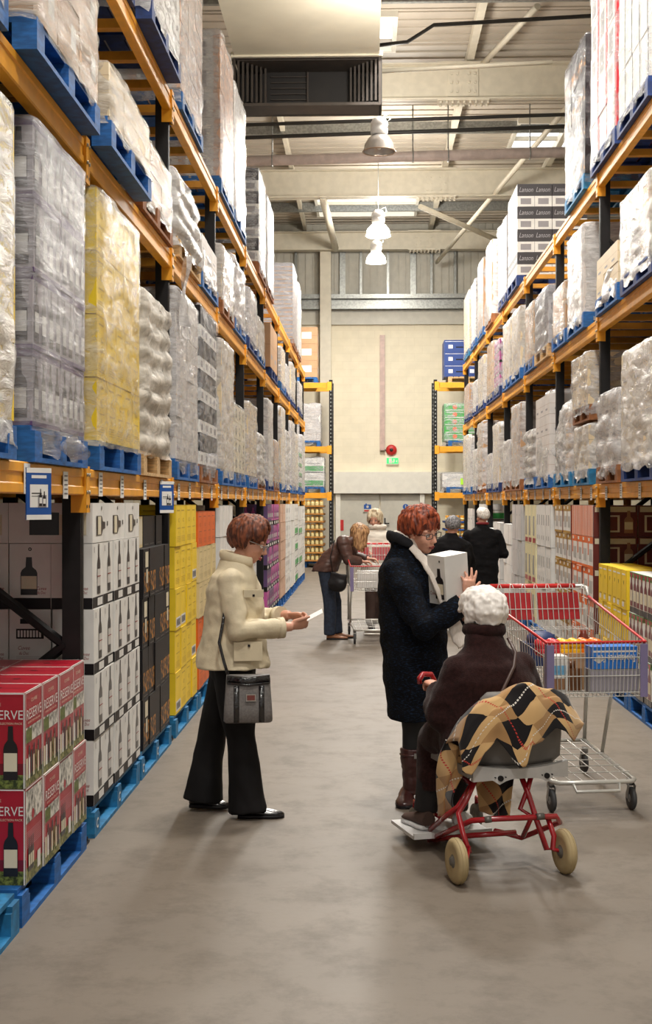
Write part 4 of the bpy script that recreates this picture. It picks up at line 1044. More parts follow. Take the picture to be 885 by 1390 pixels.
    for s, x0, n, me, tm, tiers, grp, col in ((1, -2.15, 9, jar, M_tray, 8, 'cream jars in trays at the aisle end', 'tan'), (-1, 2.0, 8, can, M_trayb, 6, 'orange cans in blue trays at the aisle end', 'blue')):
        pallet(x0+1.05, Y+.45, 0, M_blue, 1.1, ('blue floor pallet under the cream jars' if s > 0 else 'blue floor pallet under the orange cans'), full=False)
        for t in range(tiers):
            zt = .152+t*.2
            mb = MB(); mb.box(x0, 33.4, zt, x0+1.05, 34.5, zt+.012); mb.box(x0, 33.4, zt, x0+1.05, 33.41, zt+.05); mb.box(x0, 34.49, zt, x0+1.05, 34.5, zt+.05); mb.box(x0+1.04, 33.4, zt, x0+1.05, 34.5, zt+.05); mb.box(x0, 33.4, zt, x0+.01, 34.5, zt+.05)
            tag(mb.build('tray', tm), f"{col} cardboard tray of {'jars' if s > 0 else 'cans'}, {ORD[t+1]} up", 'tray')
            for i in range(n):
                for r in range(2):
                    tag(link('jar' if s > 0 else 'can', me, None, (x0+.075+i*(.9/(n-1)), 33.47+r*.12, zt+.013)), ('small cream jar with an orange lid in trays at the aisle end' if s > 0 else 'small orange can in blue trays at the aisle end'), 'jar' if s > 0 else 'can', grp)
def signs():
    # hanging blue price signs on the lowest beam
    for (y, x, lab) in ((5.23, XL+.06, 'blue hanging price sign over the red cartons'), (8.6, XL+.06, 'blue hanging price sign over the black cartons')):
        o = thing('price_sign', lab, 'sign', (x, y, 1.82), radians(-38))
        mb = MB(); w, h = .125, .21
        mb.box(0, -w/2, -h, .006, w/2, 0); F = Face(mb, (.006, 0, -h), (0,1,0), (1,0,0))
        B2 = Face(mb, (.003, -w/2, -h), (1,0,0), (0,-1,0))
        F.rect(-w/2, 0, w/2, .02, 1); F.rect(-w/2, h-.02, w/2, h, 1); F.rect(-w*.36, .05, w*.36, h*.68, 1); F.rect(-w*.3, h*.8, w*.3, h*.86, 1, 1)
        F.rect(-w*.05, .05, w*.3, .1, 2, 2); F.bottle(w*.05, .055, .014, .07, 3, 1, 3); F.bottle(w*.2, .055, .014, .06, 3, 1, 3); F.rect(-w*.3, h*.5, w*.1, h*.52, 3, 2); F.rect(-w*.3, h*.45, w*.05, h*.46, 3, 2)
        mb.build('sign_board', [M_sign, M_paper, C_gry, C_bot], o)
def lamps():
    M_glow = mat('lamp_glass_glow', (255,246,228), .3, emit=14); M_dish = mat('lamp_reflector', (196,190,186), .25, .6); M_dishlit = mat('lamp_reflector_lit', (255,248,232), .3, emit=5); M_hous = mat('lamp_housing', (226,224,222), .4)
    pos = [(.19, 20.0, 7.28, 0), (.23, 26.2, 7.25, 1), (.22, 31.0, 7.6, 1)]
    labs = ['unlit grey high bay lamp, the nearest of three under the roof', 'glowing high bay lamp in front of the rooflight', 'glowing high bay lamp farthest down the aisle']
    for (x, y, z, on), lab in zip(pos, labs):
        o = thing('high_bay_lamp', lab, 'lamp', (x, y, z))
        mb = MB(); mb.lathe([(.25,-.2),(.245,-.19),(.22,-.08),(.17,.0),(.1,.06),(.1,.05),(.16,-.01),(.21,-.09),(.235,-.19)], n=28, caps=False); mb.build('reflector', M_dishlit if on else M_dish, o)
        mb = MB(); mb.tube([(.25*cos(i*pi/12), .25*sin(i*pi/12), -.2) for i in range(24)], .01, 6, closed=True); mb.build('rim', M_hous if on else mat('bronze_rim', (150,126,104), .4, .4), o)
        mb = MB(); mb.lathe([(.1,.05),(.13,.07),(.135,.14),(.12,.19),(.135,.2),(.135,.24),(.1,.3),(.05,.33),(.01,.335)], n=20); mb.build('housing', M_hous, o)
        mb = MB(); mb.cyl((0,0,.33), (0,0,ROOF-z-.05), .006, 6); mb.tube([(.1,0,.25),(.17,0,.3),(.15,0,.38),(.03,0,.34)], .008, 6); mb.build('suspension_cable', M_galv, o)
        mb = MB(); mb.ell((0,0,-.08), (.05,.05,.09), n=12, k=8); mb.build('bulb', M_glow if on else mat('unlit_bulb', (220,220,215), .2), o)
    # light of these and the other hall lamps, plus added duct fill
    def area(x, y, z, p, r=.5, sh='DISK'):
        l = bpy.data.lights.new('high_bay_light', 'AREA'); l.shape = sh; l.size = r; l.energy = p; l.color = (1., .955, .88)
        o = bpy.data.objects.new('high_bay_light', l); COL.objects.link(o); o.location = (x, y, z); return o
    for x, y, z in ((.0, 20., 7.7), (.0, 26.2, 7.7), (.0, 31, 8.0), (-.1, 13.2, 6.3), (.0, 7.5, 6.2)):  # last two: added fill to brighten the duct underside, no lamp hangs there
        l = bpy.data.lights.new('spill_and_fill_light', 'POINT'); l.shadow_soft_size = .3; l.energy = UP*(1.6 if y > 25 else .9 if y > 15 else (.7 if y > 10 else .45)); l.color = (1., .95, .86)
        o = bpy.data.objects.new('spill_and_fill_light', l); COL.objects.link(o); o.location = (x+.5, y, z)
    for x, y in ((.4, -3), (.6, 3), (.9, 8.6), (.9, 14.2), (.23, 20.6), (.23, 26.2), (.22, 31)):
        area(x, y, 8.5 if y < 16 else 7.2, LP*(1.3 if y < 16 else 1.)*(1.5 if y > 18 else 1.0 if y > 5 else .9), .8)
    sc.world = bpy.data.worlds.new('World'); w = sc.world; w.use_nodes = True
    nt = w.node_tree; N = nt.nodes; L = nt.links; bg = N['Background']
    tc = N.new('ShaderNodeTexCoord'); sp = N.new('ShaderNodeSeparateXYZ'); L.new(tc.outputs['Generated'], sp.inputs['Vector'])
    rp = N.new('ShaderNodeValToRGB'); rp.color_ramp.elements[0].position = .35; rp.color_ramp.elements[1].position = .5
    rp.color_ramp.elements[0].color = (.50,.475,.44,1); rp.color_ramp.elements[1].color = (2.4,2.5,2.6,1)
    ad = N.new('ShaderNodeMath'); ad.operation = 'MULTIPLY_ADD'; ad.inputs[1].default_value = .36; L.new(sp.outputs['Y'], ad.inputs[0]); L.new(sp.outputs['Z'], ad.inputs[2]); L.new(ad.outputs[0], rp.inputs['Fac']); L.new(rp.outputs['Color'], bg.inputs['Color']); bg.inputs['Strength'].default_value = WS
LP = 240; UP = 190; WS = 1.0
def camera():
    c = bpy.data.cameras.new('camera'); o = bpy.data.objects.new('camera', c); COL.objects.link(o)
    o.location = (0, 0, 1.68); o.rotation_euler = (pi/2, 0, radians(1.8))
    c.sensor_fit = 'AUTO'; c.sensor_width = 36; c.lens = 45.63; c.shift_y = -.00935; c.clip_start = .05; c.clip_end = 200
    sc.camera = o
    v = sc.view_settings; v.view_transform = 'Standard'; v.look = 'None'; v.gamma = 1; v.exposure = EXPO; v.use_curve_mapping = False
    sc.cycles.max_bounces = 8; sc.cycles.transparent_max_bounces = 12; sc.cycles.diffuse_bounces = 3; sc.cycles.glossy_bounces = 2; sc.cycles.caustics_reflective = False; sc.cycles.caustics_refractive = False
    sc.cycles.sample_clamp_indirect = 4; sc.cycles.use_denoising = True; sc.cycles.use_adaptive_sampling = True; sc.cycles.adaptive_threshold = .03
EXPO = .13
# ------------------------------------------------------------------ figures
def at(px, py, d):
    """world point seen at a photo pixel, d metres along the aisle-ward view axis"""
    u = (px-442.5)/1762*d; w = (682-py)/1762*d; t = radians(1.8)
    return V((u*cos(t)-d*sin(t), u*sin(t)+d*cos(t), 1.68+w))
def sculpt(mb, name, m, voxel=.006, smooth=3, parent=None, wr=None, loc=(0,0,0), post=None):
    me = mb.mesh('tmp', m); o = bpy.data.objects.new('tmp', me); COL.objects.link(o)
    r = o.modifiers.new('r', 'REMESH'); r.mode = 'VOXEL'; r.voxel_size = voxel; r.use_smooth_shade = True
    if smooth: s = o.modifiers.new('s', 'SMOOTH'); s.iterations = smooth; s.factor = .6
    dg = bpy.context.evaluated_depsgraph_get(); ne = bpy.data.meshes.new_from_object(o.evaluated_get(dg))
    bpy.data.objects.remove(o); bpy.data.meshes.remove(me)
    if wr:
        amp, sc3 = wr[0], wr[1]
        co = [v.co.copy() for v in ne.vertices]; nn = [v.normal.copy() for v in ne.vertices]
        for v, c, n in zip(ne.vertices, co, nn):
            q = V((c.x*sc3[0], c.y*sc3[1], c.z*sc3[2]))
            d = noise.noise(q)+.5*noise.noise(q*2.3+V((5,5,5)))
            if len(wr) > 2: d = (abs(d)-.3) if wr[2] == 'ridge' else d
            v.co = c+n*(d*amp)
    ne.materials.clear(); ne.materials.append(m)
    ne.polygons.foreach_set('use_smooth', [True]*len(ne.polygons)); ne.name = name
    return link(name, ne, parent, loc)
def ringell(c, rx, ry, n=24, rot=0., tilt=None):
    out = []
    for i in range(n):
        a = 2*pi*i/n; x, y = rx*cos(a), ry*sin(a)
        p = V((x*cos(rot)-y*sin(rot), x*sin(rot)+y*cos(rot), 0))
        if tilt: p = tilt @ p
        out.append(V(c)+p)
    return out
def sleeve(mb, S, E, W_, r, inn, n=16):
    """upper arm and forearm as one tapering tube that starts rounded inside the shoulder"""
    S, E, W_, inn = V(S), V(E), V(W_), V(inn)
    mb.ell(S, (r[0]*.98,)*3, n=14)
    mb.tube([S+inn*.06, S, S.lerp(E,.35), S.lerp(E,.7), E, E.lerp(W_,.4), E.lerp(W_,.75), W_], [r[0]*.6, r[0], r[0]*1.0, r[1]*1.03, r[1], r[1]*.93, r[2]*1.08, r[2]], n)
    mb.ell(E, (r[1]*.98,)*3, n=14)
def torso(mb, rings, rot=0.): mb.loft([ringell(r[0], r[1], r[2], 28, rot, r[3] if len(r) > 3 else None) for r in rings])
def rotm(yaw=0, pitch=0, roll=0): return Matrix.Rotation(radians(yaw), 3, 'Z') @ Matrix.Rotation(radians(pitch), 3, 'Y') @ Matrix.Rotation(radians(roll), 3, 'X')
def head(mb, c, M, k=1.):
    E = lambda p, r, n=16: mb.ell(V(c)+M @ (V(p)*k), [q*k for q in r], M, n, 12)
    E((-.008,0,.03), (.095,.074,.09)); E((.02,0,-.02), (.07,.064,.085)); E((.045,0,-.082), (.034,.034,.028)); E((.02,0,-.07), (.055,.052,.04))
    for s in (-1, 1):
        E((.052,s*.034,-.022), (.03,.026,.03)); E((.068,s*.03,.026), (.016,.026,.01)); E((-.006,s*.074,-.008), (.018,.009,.03), 10); E((-.004,s*.074,-.03), (.01,.007,.014), 8)
    mb.tube([V(c)+M @ (V(p)*k) for p in ((.082,0,.016),(.095,0,-.006),(.106,0,-.026),(.095,0,-.034))], [.008*k,.0095*k,.0125*k,.008*k], 10)
    for s in (-1, 1): E((.092,s*.011,-.03), (.01,.008,.007), 8)
    E((.084,0,-.056), (.01,.022,.0065), 10); E((.081,0,-.067), (.01,.019,.0075), 10)
def face_parts(o, c, M, k=1., glasses=None, lips=(176,92,84), iris=(70,90,100)):
    W = lambda p: V(c)+M @ (V(p)*k)
    for s in (-1, 1):
        mb = MB(); mb.ell(W((.073,s*.03,.006)), [.0125*k]*3, M, 12, 8)
        mb.lathe([(.0055*k,.0118*k),(.0001,.0128*k)], W((.073,s*.03,.006)), 'x', 10, 1, M); mb.lathe([(.0025*k,.0126*k),(.0001,.0133*k)], W((.073,s*.03,.006)), 'x', 8, 2, M)
        mb.build('eye', [mat('eye_white', (232,226,220), .2), mat('iris_%d' % iris[0], iris, .2), C_blk], o)
        mb = MB(); mb.tube([W((.076,s*.012,.028)), W((.083,s*.03,.034)), W((.068,s*.05,.028))], [.003*k,.0035*k,.002*k], 6); mb.build('eyebrow', mat('eyebrow', (120,72,44), .7), o)
        mb = MB(); mb.tube([W((.083,s*.018,.012)), W((.0872,s*.03,.0165)), W((.078,s*.043,.010))], .0026*k, 6); mb.build('eyelid', M_skin2, o)
    mb = MB(); mb.tube([W((.086,-.021,-.06)), W((.0955,-.008,-.0575)), W((.0962,0,-.059)), W((.0955,.008,-.0575)), W((.086,.021,-.06))], [.002*k,.004*k,.0045*k,.004*k,.002*k], 8)
    mb.tube([W((.086,-.019,-.0625)), W((.0935,0,-.068)), W((.086,.019,-.0625))], [.002*k,.005*k,.002*k], 8); mb.build('lips', mat('lips_%d' % lips[0], lips, .45), o)
    if glasses:
        g = None; mb = MB()
        for s in (-1, 1):
            mb.tube([W((.097-abs(y_)*.14, s*.034+y_, z_+.004)) for y_, z_ in [(.026*math.copysign(abs(cos(t*pi/10))**.5, cos(t*pi/10)), .0145*math.copysign(abs(sin(t*pi/10))**.5, sin(t*pi/10))) for t in range(20)]], .0022*k, 6, closed=True)
            mb.tube([W((.086,s*.06,.012)), W((.04,s*.078,.012)), W((-.01,s*.083,.008)), W((-.03,s*.082,-.01))], .0018*k, 6)
        mb.tube([W((.099,-.01,.008)), W((.104,0,.011)), W((.099,.01,.008))], .0018*k, 6)
        mb.build('glasses', mat(glasses[0], glasses[1], .3, glasses[2]), o)
def hair(o, c, M, m, lens, vol=1., n=40, lock=.02, seed=1, k=1., voxel=.006, ctr=(-.012,0,.03), rr=(.104,.086,.1), fluff=.004, pole=-18, wr=None, thin=.45):
    rnd = random.Random(seed); mb = MB()
    T = Matrix.Rotation(radians(pole), 3, 'Y')
    mb.ell(V(c)+M @ (V((-.02,0,.044))*k), [.094*k*vol, .08*k*vol, .082*k*vol], M, 18, 12)
    for i in range(n*5):
        az = 2*pi*(i/(n*5))+rnd.uniform(-.06, .06)
        q = lens(degrees_(az)); th, drop = q if isinstance(q, tuple) else (q, 0)
        th *= rnd.uniform(.93, 1.05); lay = rnd.uniform(.96, 1.05)*vol
        t0 = rnd.uniform(8, 30); pts = []; rad = []; K_ = 7
        for j in range(K_+1):
            t = radians(t0+(th-t0)*j/K_); a2 = az+.12*sin(j*.8+i)*(j/K_)
            p = V((rr[0]*sin(t)*cos(a2), rr[1]*sin(t)*sin(a2), rr[2]*cos(t)))*lay
            p = T @ p if th < 140 else T @ p
            p += V(ctr); pts.append(V(c)+M @ (p*k)); rad.append(lock*.72*k*(.75+.25*sin(pi*j/K_))*(1 if j < K_-1 else (.75 if j < K_ else thin)))
        if drop:
            e = pts[-1]; rad[-1] = lock*k*.65
            for q2 in (.35, .7, 1.): pts.append(e+V((rnd.uniform(-.006,.006), rnd.uniform(-.006,.006), -drop*q2*rnd.uniform(.9,1.05)))); rad.append(lock*k*(.7-.4*q2))
        mb.tube(pts, rad, 6)
    return sculpt(mb, 'hair', m, voxel, 1, o, wr or (fluff, (45, 45, 14)))
def degrees_(a):
    d = math.degrees(a) % 360
    return d-360 if d > 180 else d
def hand(mb, w, dr, back, side, curl=(30,35,25), spread=4, k=1., thumb=(.75,.62,-.25), tc=20, fc=None):
    X = V(dr).normalized(); Z = V(back); Z = (Z-X*Z.dot(X)).normalized(); Y = Z.cross(X)*side     # Y towards the thumb
    P_ = lambda a, b, c_: V(w)+(X*a+Y*b+Z*c_)*k
    Mx = Matrix((X, Y*1.0, Z)).transposed()
    mb.tube([P_(-.03,0,0), P_(.0,0,0), P_(.03,.002,0), P_(.06,.002,0), P_(.088,.0,0)], [.024*k,.026*k,.036*k,.041*k,.036*k], 14, flat=.42, up=Z)
    for i, (b, L, r) in enumerate(((.028,.074,.0088),(.009,.082,.0092),(-.011,.076,.0088),(-.029,.06,.0078))):
        p = V((.082-(.006 if i == 3 else 0)-abs(b)*.1, b, 0)); ang = 0.; pts = [P_(.06, b*.9, 0), P_(*p)]; rad = [r*k, r*1.08*k]
        sp = radians(spread*(1.3-i)); cu = (fc[i] if fc else curl)
        for sg, cc in zip((.46,.3,.24), cu):
            ang += radians(cc); d3 = V((cos(ang)*cos(sp), cos(ang)*sin(sp), -sin(ang))); p = p+d3*L*sg
            pts.append(P_(*p)); rad.append(r*k*(.98 if sg > .4 else .9 if sg > .27 else .74))
        mb.tube(pts, rad, 8)
    t = V(thumb).normalized(); p = V((.018,.026,-.006)); pts = [P_(.008,.012,-.002), P_(*p)]; rad = [.014*k,.0135*k]
    for j, L in enumerate((.038,.03,.024)):
        p = p+t*L; pts.append(P_(*p)); rad.append((.0115,.0105,.0082)[j]*k)
        t = (t+V((.35,-.15,-.3))*(tc/30)*(1 if j == 0 else .6)).normalized()
    mb.tube(pts, rad, 9)
def shoe(o, heel, dr, L, m, sole=None, wd=.045, h=.075, name='shoe', nm2=None):
    X = V((dr[0], dr[1], 0)).normalized(); Y = V((-X.y, X.x, 0)); H = V(heel)
    prof = [(0,.75,.95),(.1,.95,1.),(.25,1.,.95),(.4,.95,.78),(.55,1.05,.62),(.7,1.15,.52),(.85,1.02,.42),(.95,.7,.34),(1.,.3,.25)]
    rings = []
    for f, w_, hh in prof:
        ring = []
        for i in range(14):
            a = 2*pi*i/14; z = max(-.0, (.5+.5*sin(a)))*h*hh
            ring.append(H+X*(f*L)+Y*(cos(a)*wd*w_*(1 if sin(a) < .2 else .85))+V((0,0,z+.006)))
        rings.append(ring)
    mb = MB(); mb.loft(rings); s = mb.build(name, m, o)
    rings = []
    for f, w_, hh in prof: rings.append([H+X*(f*L*1.01)+Y*(cos(2*pi*i/14)*wd*w_*1.04)+V((0,0,.009+.009*(1 if sin(2*pi*i/14) > 0 else -1))) for i in range(14)])
    mb = MB(); mb.loft(rings); mb.build('sole', sole or C_blk, s)
    return s
M_skin = mat('skin', (214,158,134), .5, var=.05, scale=20, bump=.06, bscale=200); M_skin2 = mat('skin_lid', (196,140,118), .5)
M_skin.node_tree.nodes['Principled BSDF'].inputs['Subsurface Weight'].default_value = .08
M_skin.node_tree.nodes['Principled BSDF'].inputs['Subsurface Radius'].default_value = (.02,.008,.004)

def woman_beige():
    o = thing('person', 'woman in a beige jacket and black flared trousers, reading a white slip', 'person', (-.667, 7.0, 0))
    sk = M_skin; hc = V((.035, 0, 1.468)); HM = rotm(-4, 24, 0)
    mb = MB(); head(mb, hc, HM, .98)
    mb.tube([(-.035,0,1.28), (-.02,0,1.36), (.01,0,1.42)], [.06,.052,.05], 14)
    torso(mb, [((-.05,0,.8),.12,.14), ((-.05,0,.95),.12,.14), ((-.045,0,1.1),.12,.14), ((-.045,0,1.25),.11,.17), ((-.04,0,1.33),.07,.1)])
    for sy, sh, el, wr_, hd in ((-1, (-.05,-.165,1.285), (-.0,-.215,1.015), (.27,-.1,1.02), None), (1, (-.04,.165,1.285), (.05,.2,1.04), (.25,.03,1.07), None)):
        mb.tube([sh, (V(sh)+V(el))/2, el, (V(el)+V(wr_))/2, wr_], [.05,.044,.036,.034,.025], 12)
    hand(mb, (.27,-.1,1.02), (.88,.42,.22), (-.25,-.75,-.45), 1, curl=(48,48,30), k=.95, tc=10, thumb=(.85,.35,.4))
    hand(mb, (.25,.03,1.07), (.92,-.35,-.05), (.1,.5,.85), 1, curl=(40,45,30), k=.95, thumb=(.85,.5,-.3))
    for y, hp, kn, an in ((.085, (-.09,.085,.8), (-.18,.09,.44), (-.22,.09,.07)), (-.085, (-.07,-.085,.8), (-.01,-.09,.44), (.03,-.09,.07))):
        mb.tube([hp, kn, an], [.075,.05,.035], 12)
    body = sculpt(mb, 'body', sk, .0052, 3, o)
    face_parts(o, hc, HM, .98, ('steel_glasses', (180,180,180), .9))
    def L_(a):
        a = abs(a)
        return 54 if a < 30 else (80 if a < 52 else (98 if a < 95 else 126))
    hair(o, hc, HM, mat('auburn_hair', (84,38,22), .6, col2=(134,72,44), scale=60, stretch=(1,1,.25), var=.4), L_, 1.13, 46, .017, 3, .98, .0045, fluff=.005)
    # jacket
    M_j = mat('beige_jacket', (214,200,170), .66, var=.07, scale=9, bump=.15, bscale=90)
    mb = MB()
    torso(mb, [((-.055,0,.795),.2,.23), ((-.06,0,.86),.195,.215), ((-.055,0,.93),.18,.205), ((-.05,0,1.02),.165,.2), ((-.048,0,1.12),.16,.205), ((-.05,0,1.22),.148,.21), ((-.05,0,1.285),.125,.195), ((-.04,0,1.33),.1,.13), ((-.032,0,1.385),.08,.086)])
    for sh, el, wr_ in (((-.055,-.16,1.28), (-.005,-.215,1.01), (.225,-.12,1.015)), ((-.045,.16,1.28), (.045,.205,1.035), (.2,.045,1.06))):
        sleeve(mb, V(sh)-V((0,0,.015)), el, wr_, (.068,.062,.048), (0, -1 if sh[1] > 0 else 1, .3))
    j = sculpt(mb, 'jacket', M_j, .007, 4, o, (.0105, (8, 8, 9)))
    j['label'] = 'beige zipped jacket'
    mb = MB(); mb.tube([V((-.03,0,1.378))+V((.085*cos(a), .09*sin(a), -.022*cos(a)+.0)) for a in [i*pi/12+.55 for i in range(-0, 21)]], .017, 10, flat=1.7, up=(0,0,1)); sculpt(mb, 'collar', M_j, .006, 2, j)
    mb = MB(); mb.obox((.07,-.178,1.2), rotm(22, 0, 0), (.055,.006,.02)); mb.obox((.07,-.181,1.19), rotm(22,0,0), (.006,.006,.006), 1); mb.build('pocket_flap', [M_j, C_blk], j)
    mb = MB(); mb.obox((.045,-.212,.9), rotm(12, 0, 0), (.075,.006,.05)); mb.obox((.05,-.218,.93), rotm(12,0,0), (.006,.006,.006), 1); mb.build('pocket', [M_j, C_blk], j)
    for w_, d_ in (((.22,-.122,1.015), (.23,.085,.01)), ((.198,.047,1.06), (.16,-.16,.02))):
        d_ = V(d_).normalized(); mb = MB(); mb.tube([V(w_)-d_*.03, V(w_)+d_*.006], .056, 16); mb.build('cuff', M_j, j)
    # trousers
    M_t = mat('black_trousers', (16,14,15), .75, var=.3, spec=.25)
    mb = MB()
    torso(mb, [((-.06,0,.74),.125,.175), ((-.06,0,.82),.13,.18), ((-.055,0,.92),.12,.165)])
    mb.tube([(-.075,.075,.8), (-.12,.09,.62), (-.175,.095,.44), (-.205,.095,.25), (-.225,.095,.1), (-.23,.095,.05)], [.115,.1,.077,.085,.1,.108], 18)
    mb.tube([(-.05,-.075,.8), (-.03,-.09,.62), (-.005,-.09,.44), (.012,-.09,.25), (.028,-.09,.1), (.035,-.09,.035)], [.115,.102,.08,.086,.098,.108], 18)
    sculpt(mb, 'trousers', M_t, .009, 3, o, (.008, (9,9,5)))
    M_sh = mat('black_leather', (26,24,24), .22, spec=.6)
    shoe(o, (-.3,.095,.012), (1,-.12), .215, M_sh, name='shoe'); shoe(o, (-.02,-.09,.0), (1,.03), .245, M_sh, name='shoe')
    # slip of paper held, and the shoulder bag
    mb = MB(); mb.obox((.385,-.045,1.075), rotm(0,-28,12), (.05,.04,.0012)); t = mb.build('paper_slip', M_paper, None, (-.667, 7.0, 0)); tag(t, 'small white slip of paper held by the woman in beige', 'paper')
    bg = thing('handbag', 'grey patterned shoulder bag with black straps on the hip of the woman in beige', 'bag', (-.667+.05, 7.0-.262, .53), radians(8))
    M_bag = mat('bag_grey', (120,116,114), .45, var=.12, scale=90); M_pat = mat('bag_patent', (20,18,20), .12, spec=.9, bump=.6, bscale=60)
    def bagshape(w0, w1, z0, z1, th): return [[(x, y, z) for x, y in ((-w/2,-t),(w/2,-t),(w/2,t),(-w/2,t))] for w, z, t in ((w0*.9,z0,th*.8),(w0,z0+.03,th),(w1,z1-.02,th*.8),(w1*.98,z1,th*.5))]
    mb = MB(); 
    rings = []
    for f, w, t in ((0,.235,.02),(.04,.255,.034),(.3,.25,.036),(.7,.235,.032),(.95,.228,.024),(1.,.225,.014)):
        rings.append([(math.copysign(abs(cos(a))**.35, cos(a))*w/2, math.copysign(abs(sin(a))**.6, sin(a))*t, .005+f*.25) for a in [i*2*pi/28 for i in range(28)]])
    mb.loft(rings); bd = mb.build('bag_body', M_bag, bg)
    for x in (-.062, .068):
        mb = MB(); mb.tube([(x,-.034,.01), (x,-.039,.1), (x,-.036,.2)], .014, 8, flat=.25, up=(0,1,0)); mb.build('trim_strap', M_pat, bd)
    mb = MB(); mb.tube([(-.112,-.03,.215), (0,-.04,.205), (.112,-.03,.215)], .006, 8); mb.build('piping', M_pat, bd)
    mb = MB(); mb.tube([(-.112,-.02,.235), (0,-.034,.225), (.112,-.02,.235)], .02, 8, flat=.5, up=(0,1,0)); mb.build('top_band', M_pat, bd)
    mb = MB(); mb.obox((.012,-.043,.14), rotm(0,0,0), (.026,.004,.019)); mb.obox((.012,-.047,.14), rotm(), (.02,.002,.013), 1); mb.build('name_plate', [mat('silver_frame', (190,186,180), .25, .9), mat('plate_red', (120,60,54), .4)], bd)
    mb = MB(); mb.tube([(-.1,0,.24), (-.125,.01,.32), (-.15,.02,.42), (-.13,.04,.52), (-.11,.06,.66), (-.1,.1,.78)], .008, 8, flat=.5, up=(0,1,0)); mb.build('shoulder_strap', M_pat, bg)

def woman_navy():
    O = V((.26, 7.38, 0))
    o = thing('person', 'red haired woman in a long navy coat and cream scarf, holding a white carton', 'person', O)
    hc = V((.045, -.03, 1.512)); HM = rotm(-42, 14, 8)
    mb = MB(); head(mb, hc, HM, 1.04)
    mb.tube([(-.05,0,1.3), (-.02,-.01,1.4), (.01,-.02,1.46)], [.065,.056,.052], 14)
    torso(mb, [((0,0,.75),.12,.14), ((0,0,1.0),.12,.14), ((-.02,0,1.2),.13,.15), ((-.04,0,1.34),.08,.1)])
    for S, E, W_ in (((-.1,-.14,1.31), (.06,-.27,1.0), (.29,-.24,1.165)), ((.08,.16,1.31), (.22,.16,1.02), (.325,.02,1.03))):
        S, E, W_ = V(S), V(E), V(W_); mb.tube([S, S.lerp(E,.5), E, E.lerp(W_,.5), W_], [.05,.045,.038,.034,.026], 12)
    hand(mb, (.29,-.24,1.165), (.16,.12,1), (.45,-.88,.1), -1, fc=[(6,8,5),(8,10,8),(22,30,15),(35,35,20)], spread=9, k=1.02, thumb=(.85,.6,-.1), tc=2)
    hand(mb, (.325,.0,1.035), (-.75,-.45,.3), (.0,-.6,-.8), 1, curl=(20,25,15), k=1., spread=6)
    for y, x in ((.09, .06), (-.09, .0)): mb.tube([(x,y,.8), (x,y,.45), (x,y,.1)], [.075,.05,.038], 12)
    sculpt(mb, 'body', M_skin, .0052, 3, o)
    face_parts(o, hc, HM, 1.04, ('black_glasses', (30,26,28), .1), (150,70,66))
    def L_(a):
        b = abs(a)
        return 60 if b < 30 else (84 if b < 52 else (104 if b < 100 else 120))
    hair(o, hc, HM, mat('red_hair', (112,42,22), .6, col2=(172,80,44), scale=60, stretch=(1,1,.25), var=.4), L_, 1.12, 44, .017, 9, 1.04, .0045, fluff=.008)
    M_c = mat('navy_boucle', (9,12,20), .9, var=.3, scale=55, col2=(24,42,66), thr=(.52,.7), bump=.5, bscale=120, stretch=(1,1,3), spec=.2)
    mb = MB()
    torso(mb, [((.03,0,.46),.175,.2), ((.025,0,.6),.18,.205), ((.015,0,.78),.19,.21), ((.0,0,.95),.19,.21), ((-.015,0,1.1),.18,.205), ((-.03,0,1.22),.168,.2), ((-.04,0,1.3),.15,.19), ((-.045,0,1.36),.115,.14), ((-.045,0,1.42),.085,.095), ((-.05,0,1.47),.075,.08)], 0)
    for S, E, W_ in (((-.095,-.13,1.3), (.055,-.27,1.0), (.265,-.245,1.125)), ((.06,.15,1.31), (.2,.16,1.03), (.31,.06,1.03))):
        sleeve(mb, S, E, W_, (.083,.08,.064), (0, 1 if S[1] < 0 else -1, .3))
    c = sculpt(mb, 'coat', M_c, .008, 3, o, (.013, (5, 5, 8)))
    mb = MB(); mb.tube([V((-.05,0,1.43))+V((.088*cos(a), .098*sin(a), .02-.045*cos(a-.3))) for a in [radians(q) for q in range(70, 320, 15)]], [.006,.011]+[.014]*13+[.011,.006], 10, flat=2.2, up=(0,0,1)); sculpt(mb, 'collar', mat('navy_collar', (14,15,22), .9), .007, 2, c, (.004,(20,20,20)))
    # scarf: round the neck and one end hanging
    M_sc = mat('cream_scarf', (226,216,206), .8, var=.06, bump=.4, bscale=160, stretch=(1,1,.3))
    mb = MB(); mb.tube([V((-.03,-.005,1.43))+V((.066*cos(a), .07*sin(a), .02-.045*cos(a-.3))) for a in [radians(q) for q in range(-180, 180, 15)]], .02, 10, closed=True, flat=1.5, up=(0,0,1))
    mb.tube([(-.01,-.095,1.43), (.06,-.16,1.36), (.115,-.205,1.28), (.15,-.235,1.2), (.19,-.225,1.08), (.225,-.23,1.0), (.25,-.23,.93), (.275,-.23,.9)], [.024,.03,.036,.038,.038,.042,.045,.04], 10, flat=.32, up=(.3,-1,.2))
    s = sculpt(mb, 'scarf', M_sc, .006, 2, o, (.004, (30,30,8)))
    mb = MB()
    for i in range(9): mb.tube([(.235+i*.01,-.235,.925), (.245+i*.011,-.237,.875+.004*(i % 3))], .003, 5)
    mb.build('fringe', M_sc, s)
    M_tt = mat('black_tights', (14,13,15), .7); mb = MB()
    mb.tube([(-.0,-.09,.6), (.0,-.09,.4), (-.01,-.09,.2)], [.085,.062,.05], 14); mb.tube([(.09,.08,.6), (.09,.08,.4), (.09,.08,.2)], [.085,.062,.05], 14)
    sculpt(mb, 'tights', M_tt, .01, 2, o)
    M_b = mat('brown_boot_leather', (62,30,28), .3, spec=.6, bump=.15, bscale=40)
